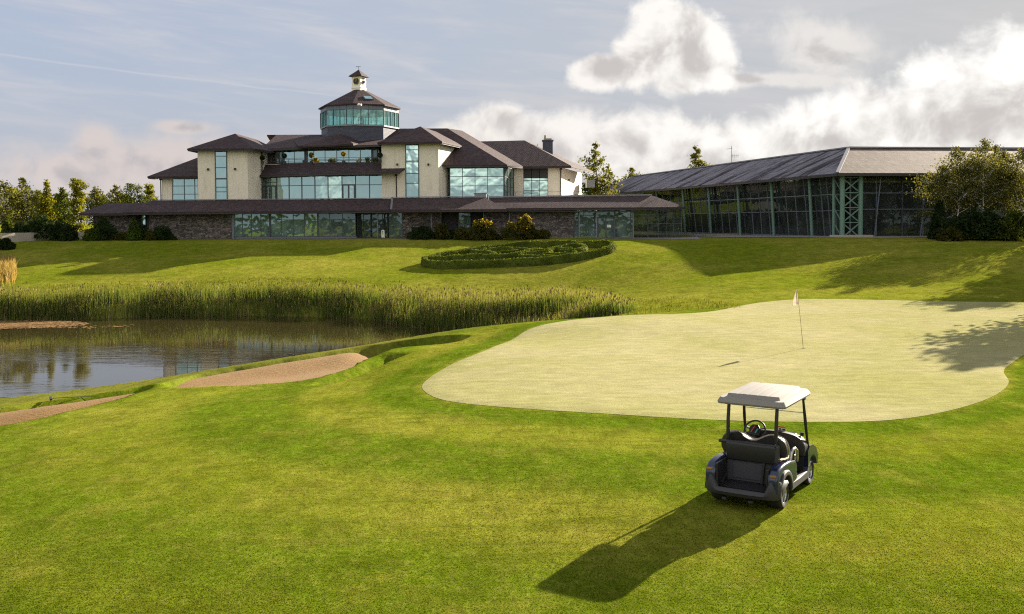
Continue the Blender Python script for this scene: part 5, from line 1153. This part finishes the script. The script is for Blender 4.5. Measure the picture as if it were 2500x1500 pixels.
# steering
sw = Vector((-.24,1.02,1.0)); ax = Vector((0,-.80,.60)).normalized(); e1 = Vector((1,0,0)); e2 = ax.cross(e1)
m_ = MB(); m_.tube([sw+(e1*math.cos(2*math.pi*i/32)+e2*math.sin(2*math.pi*i/32))*.185 for i in range(33)], .016, 8, cap=False); st = m_.build('steering_wheel', CT_['blk'], cart, smooth=60)
m_ = MB()
for a in (20,160,270): q = sw+(e1*math.cos(R_(a))+e2*math.sin(R_(a)))*.18; m_.beam(sw, q, .05, .02)
m_.build('spoke', CT_['blk'], st); m_ = MB()
hubp = [sw+e1*x+e2*y+ax*.03 for x, y in ((-.08,-.10),(.08,-.10),(.10,.03),(.05,.10),(-.05,.10),(-.10,.03))]; m_.raw(hubp+[p-ax*.06 for p in hubp], [tuple(range(6)), tuple(range(6,12))[::-1]]+[(i,(i+1)%6,6+(i+1)%6,6+i) for i in range(6)]); m_.build('clip_board', CT_['blk'], st, bevel=.01)
m_ = MB(); m_.beam(sw+ax*.034+e1*-.05+e2*-.06, sw+ax*.034+e1*.0+e2*.07, .022, .006); m_.build('red_card', CT_['red'], st)
m_ = MB(); m_.beam(sw+ax*.034+e1*.03+e2*-.07, sw+ax*.034+e1*.06+e2*.02, .03, .006); m_.build('teal_card', CT_['cyan'], st)
m_ = MB(); m_.tube([sw, sw-ax*.36], .03, 8); m_.build('steering_column', CT_['blk'], cart, smooth=50)
# windscreen
m_ = MB(); W4 = [(-.52,1.475,.86),(.52,1.475,.86),(.51,1.285,1.56),(-.51,1.285,1.56)]; m_.poly(W4); wsn = m_.build('windscreen', clearmat(), cart)
m_ = MB(); m_.tube([(-.52,1.345,1.33),(.52,1.345,1.33)], .008, 6); m_.build('fold_bar', plain('clear_edge', (.55,.60,.62), .3), wsn)
m_ = MB(); m_.raw([(.05,1.445,.95),(.19,1.445,.95),(.19,1.428,1.03),(.05,1.428,1.03)], [(0,1,2,3)]); stk = m_.build('sticker', M['white'], wsn)
m_ = MB(); m_.raw([(.05,1.424,1.012),(.19,1.424,1.012),(.19,1.417,1.035),(.05,1.417,1.035)], [(0,1,2,3)]); m_.build('sticker_band', plain('orange_print', (.65,.20,.04), .6), stk)
m_ = MB(); m_.raw([(.07,1.438,.965),(.10,1.438,.965),(.10,1.431,.995),(.07,1.431,.995)], [(0,1,2,3)]); m_.raw([(.125,1.438,.962),(.18,1.438,.962),(.18,1.432,.985),(.125,1.432,.985)], [(0,1,2,3)]); m_.build('sticker_print', CT_['blk'], stk)
m_ = MB(); m_.box(.44,.50,1.44,1.47,.90,.96); m_.build('windscreen_clip', CT_['blk'], wsn)
# roof: rounded tray with a raised ribbed middle
def rrect(x, y0, y1, r, z, n=5):
    pts = []
    for cx, cy, a0 in ((x-r,y1-r,0),(-x+r,y1-r,90),(-x+r,y0+r,180),(x-r,y0+r,270)):
        for i in range(n+1): a = R_(a0+90*i/n); pts.append((cx+r*math.cos(a), cy+r*math.sin(a), z))
    return pts
RY0, RY1 = .02, 1.62; RZ = 1.615
rings = [rrect(.50,RY0+.03,RY1-.03,.06,RZ+.01), rrect(.575,RY0-.005,RY1+.01,.09,RZ), rrect(.585,RY0-.02,RY1+.02,.10,RZ+.03), rrect(.545,RY0+.02,RY1-.03,.09,RZ+.105), rrect(.47,RY0+.10,RY1-.10,.07,RZ+.108), rrect(.455,RY0+.115,RY1-.12,.06,RZ+.108), rrect(.43,RY0+.14,RY1-.20,.06,RZ+.165)]
vs = [p for r_ in rings for p in r_]; n = len(rings[0])
fs = [(r_*n+i, r_*n+(i+1)%n, (r_+1)*n+(i+1)%n, (r_+1)*n+i) for r_ in range(len(rings)-1) for i in range(n)]+[list(range(n))[::-1]]
m_ = MB(); m_.raw(vs, fs)
NX, NYr = 41, 9; xs = np.linspace(-.43,.43,NX); ys = np.linspace(RY0+.14,RY1-.20,NYr)
zc = lambda x, y: RZ+.165+.030*(1-(x/.43)**2)*(1-((y-.79)/.66)**2)-.004*max(np.exp(-((x-q)/.009)**2) for q in (-.26,-.09,.09,.26))
gv = [(x,y,zc(x,y)) for y in ys for x in xs]; gf = [(j*NX+i,j*NX+i+1,(j+1)*NX+i+1,(j+1)*NX+i) for j in range(NYr-1) for i in range(NX-1)]; m_.raw(gv, gf)
rf = m_.build('canopy', CT_['roof'], cart, smooth=32)
m_ = MB(); m_.box(-.44,.44,.06,1.5,RZ-.012,RZ+.004); m_.build('canopy_lining', CT_['char'], rf)
# wheels
def wheel(x, y):
    m_ = MB(); s = 1 if x > 0 else -1; wd = .105
    m_.lathe([(.135,-wd*.8),(.165,-wd),(.205,-wd*.97),(.226,-wd*.75),(.232,-wd*.3),(.228,-wd*.02),(.232,wd*.3),(.226,wd*.75),(.205,wd*.97),(.165,wd),(.135,wd*.8)], 40, 'x', (x,y,.232)); t_ = m_.build('wheel', CT_['tyre'], cart, smooth=40)
    m_ = MB(); o = x+s*wd*.72; m_.lathe([(.138,-wd*1.4*s if s > 0 else wd*1.4),(.140,0),(.132,.012*s),(.122,-.02*s),(.118,-.06*s)], 40, 'x', (o,y,.232)); m_.lathe([(0,.004*s),(.032,.0),(.036,-.03*s)], 20, 'x', (o,y,.232))
    for k in range(10):
        a = 2*math.pi*k/10; m_.beam((o-.012*s,y+.03*math.cos(a),.232+.03*math.sin(a)), (o-.006*s,y+.128*math.cos(a),.232+.128*math.sin(a)), .020, .018)
    m_.build('rim', CT_['alloy'], t_, smooth=40)
    m_ = MB(); m_.lathe([(0,-.02*s),(.125,-.02*s)], 24, 'x', (o-.03*s,y,.232)); m_.build('hub', CT_['blk'], t_)
for x in (-.495,.495): wheel(x, 0)
for x in (-.47,.47): wheel(x, 1.66)
m_ = MB(); m_.tube([(-.45,0,.23),(.45,0,.23)], .05, 8); m_.box(-.25,.25,-.30,.2,.16,.30); m_.tube([(-.4,1.66,.23),(.4,1.66,.23)], .035, 8); m_.build('axle', CT_['blk'], cart)
for s in (-.28,.16):
    m_ = MB(); m_.box(s-.035,s+.035,-.44,-.36,.13,.17); m_.build('tow_bracket', CT_['char'], cart)

# ---------------------------------------------------------------- flag
fb = onz(1962,853,0.); ft = at(1946.5,709,fb.y); fr_ = empty('flagstick', tuple(fb), 0, 'thin leaning golf pin with a limp pale flag on the putting green', 'golf flag')
m_ = MB(); dtop = ft-fb; m_.tube([(0,0,-.1), tuple(dtop*.5), tuple(dtop)], [.012,.010,.008], 8); m_.build('pole', plain('worn_yellow_pole', (.30,.24,.10), .5), fr_)
m_ = MB(); m_.lathe([(0,.034),(.07,.034),(.075,.02)], 20); m_.build('cup', CT_['blk'], fr_)
V_ = []; nA, nB = 10, 9
for j in range(nB):
    t = j/(nB-1); p = dtop*(1-.22*t)
    for i in range(nA):
        s = i/(nA-1); wd = .02+.21*t**.9; V_.append((p.x-s*wd, p.y+.05*math.sin(s*7+t*2)*(.3+s), p.z-.10*s*t-.03*math.sin(s*3.1)*t))
fc2 = [(j*nA+i,j*nA+i+1,(j+1)*nA+i+1,(j+1)*nA+i) for j in range(nB-1) for i in range(nA-1)]
m_, g = newmat('flag_cloth'); P = g.n('ShaderNodeTexCoord', out=3); c_ = g.mix(g.ss(g.noise(P, 7., 2), .52, .56, 0, .5), (.40,.33,.25,1), (.20,.19,.24,1))  # slate-blue patches paint fold shading into the cream cloth
surf(g, g.n('ShaderNodeMixShader', {0: .35, 1: bsdf(g, Base_Color=c_, Roughness=.8), 2: g.n('ShaderNodeBsdfTranslucent', {'Color': c_})}))
npmesh('flag', V_, fc2, m_, fr_, smooth=True)

# ---------------------------------------------------------------- low wall, sign, rakes, terrace pots
m_ = MB(); A_, B_, D_ = Vector((-55.9,105.6,0)), Vector((-52.5,112.4,0)), Vector((-47.6,112.9,0))
m_.obox(A_+Vector((0,0,1.9)), (B_-A_).normalized(), Vector((-.9,.43,0)), (B_-A_).length, .3, 1.72); m_.obox(B_+Vector((0,0,2.2)), (D_-B_).normalized(), Vector((0,1,0)), (D_-B_).length, .3, 1.40)
tag(m_.build('low_wall', M['concrete']), 'low pale rendered wall below the trees on the left', 'wall')
sp = at(935,587,110.6); x0, z0 = sp.x, hz(sp.x,110.6)
m_ = MB(); r = .17; pr = [(-.18,.10),(.16,.10),(.18,.85)]+[(.0+.18*math.cos(R_(a)), .85+.13*math.sin(R_(a))) for a in (20,45,70,90,110,135,160)]+[(-.18,.85)]
n = len(pr); m_.raw([(x,0,z) for x,z in pr]+[(x,.04,z) for x,z in pr], [tuple(range(n)), tuple(range(n,2*n))[::-1]]+[(i,(i+1)%n,n+(i+1)%n,n+i) for i in range(n)]); m_.beam((.165,.02,-.12),(.165,.02,.9),.045,.05)
sg = tag(m_.build('pavement_sign', plain('pale_sign_board', (.60,.62,.52), .5)), 'small white upright sign with rounded top by the porch', 'sign'); sg.location = (x0,110.6,z0)
m_ = MB()
for k, (zz, wd) in enumerate(((.83,.11),(.77,.15),(.70,.09),(.62,.13),(.55,.12),(.47,.10))): m_.box(-.10,-.10+wd,-.006,-.003,zz-.02,zz+.02)
m_.build('lettering', CT_['blk'], sg)
def rake(px, py, Y, px2, py2, Y2, lb):
    a = at(px,py,Y); b = at(px2,py2,Y2); a.z = hz(a.x,a.y)+.12; b.z = hz(b.x,b.y)+.07
    root = empty('bunker_rake', tuple(a), 0, lb, 'rake', 'rakes lying on the bunker bank'); m_ = MB(); m_.tube([(0,0,0), tuple(b-a)], .012, 6); m_.build('handle', M['frame'], root)
    d = (b-a).normalized(); sd = Vector((-d.y,d.x,0)); m_ = MB(); m_.beam(-sd*.28, sd*.28, .07, .05)
    for k in range(9): q = -sd*.27+sd*.54*k/8; m_.beam(q, q-Vector((0,0,.09)), .012, .012)
    m_.build('rake_head', CT_['blk'], root)
rake(124,979,33.3, 236,972,34.0, 'bunker rake lying on the grass strip above the left hand sand')
rake(712,881,42.6, 655,892,41.8, 'bunker rake lying beside the sand of the larger bunker')
M['pot'] = plain('terracotta_pot', (.20,.10,.06), .8); M['potdark'] = plain('dark_pot', (.03,.03,.035), .6)
for i, (px, py, lf, lb) in enumerate(((640.5,386,'dark','dark ball topiary at the left end of the upper terrace'),(694,381,'dark','dark green ball topiary by the left terrace door'),(760,379,'tip','yellow ball topiary on the upper terrace left of centre'),(839,376,'tip','yellow ball topiary on the upper terrace right of centre'),(928,379,'dark','dark ball topiary in front of the right terrace door'))):
    Y = 115.2 if px > 700 else 116.0; q = at(px,py,Y); root = empty('potted_topiary', (q.x,Y,11.62), 0, lb, 'potted plant', 'ball topiaries along the upper terrace'); hh = q.z-11.62
    m_ = MB(); m_.lathe([(0,0),(.16,0),(.22,.38),(.19,.38),(.17,.3),(0,.3)], 14); m_.build('pot', M['potdark'], root, smooth=40); m_ = MB(); m_.tube([(0,0,.3),(0,0,hh)], .025, 6); m_.build('stem', BARKD, root)
    rg = np.random.RandomState(i); c = rg.normal(size=(500,3)); c /= np.linalg.norm(c,axis=1)[:,None]; c = c*(.30*rg.uniform(.6,1.08,500)**.5)[:,None]+np.array([0,0,hh]); Vq, fq = leafquads(c, np.full(500,.09), rg); npmesh('ball', Vq, fq, LF[lf], root)
for i, (px, Y, w_, lb) in enumerate(((772,115.0,.6,'low planter with reddish leaves beside the left yellow topiary'),(814,115.0,.75,'low planter between the two yellow topiaries'),(899,115.0,.7,'low planter right of the two yellow topiaries'),(918,115.2,.5,'small low planter under the right dark topiary'))):
    x = xat(px,Y); root = empty('planter', (x,Y,11.62), 0, lb, 'planter', 'low planters on the upper terrace'); m_ = MB(); m_.lathe([(0,0),(.2,0),(.26,.28),(.22,.28),(0,.24)], 14); m_.build('pot', M['pot'] if i == 0 else M['potdark'], root, smooth=40)
    rg = np.random.RandomState(40+i); c = rg.normal(size=(260,3))*np.array([w_*.33,.16,.13])+np.array([0,0,.42]); c[:,2] = np.maximum(c[:,2],.24); Vq, fq = leafquads(c, np.full(260,.10), rg); npmesh('foliage', Vq, fq, LF['olive' if i else 'tip'], root)
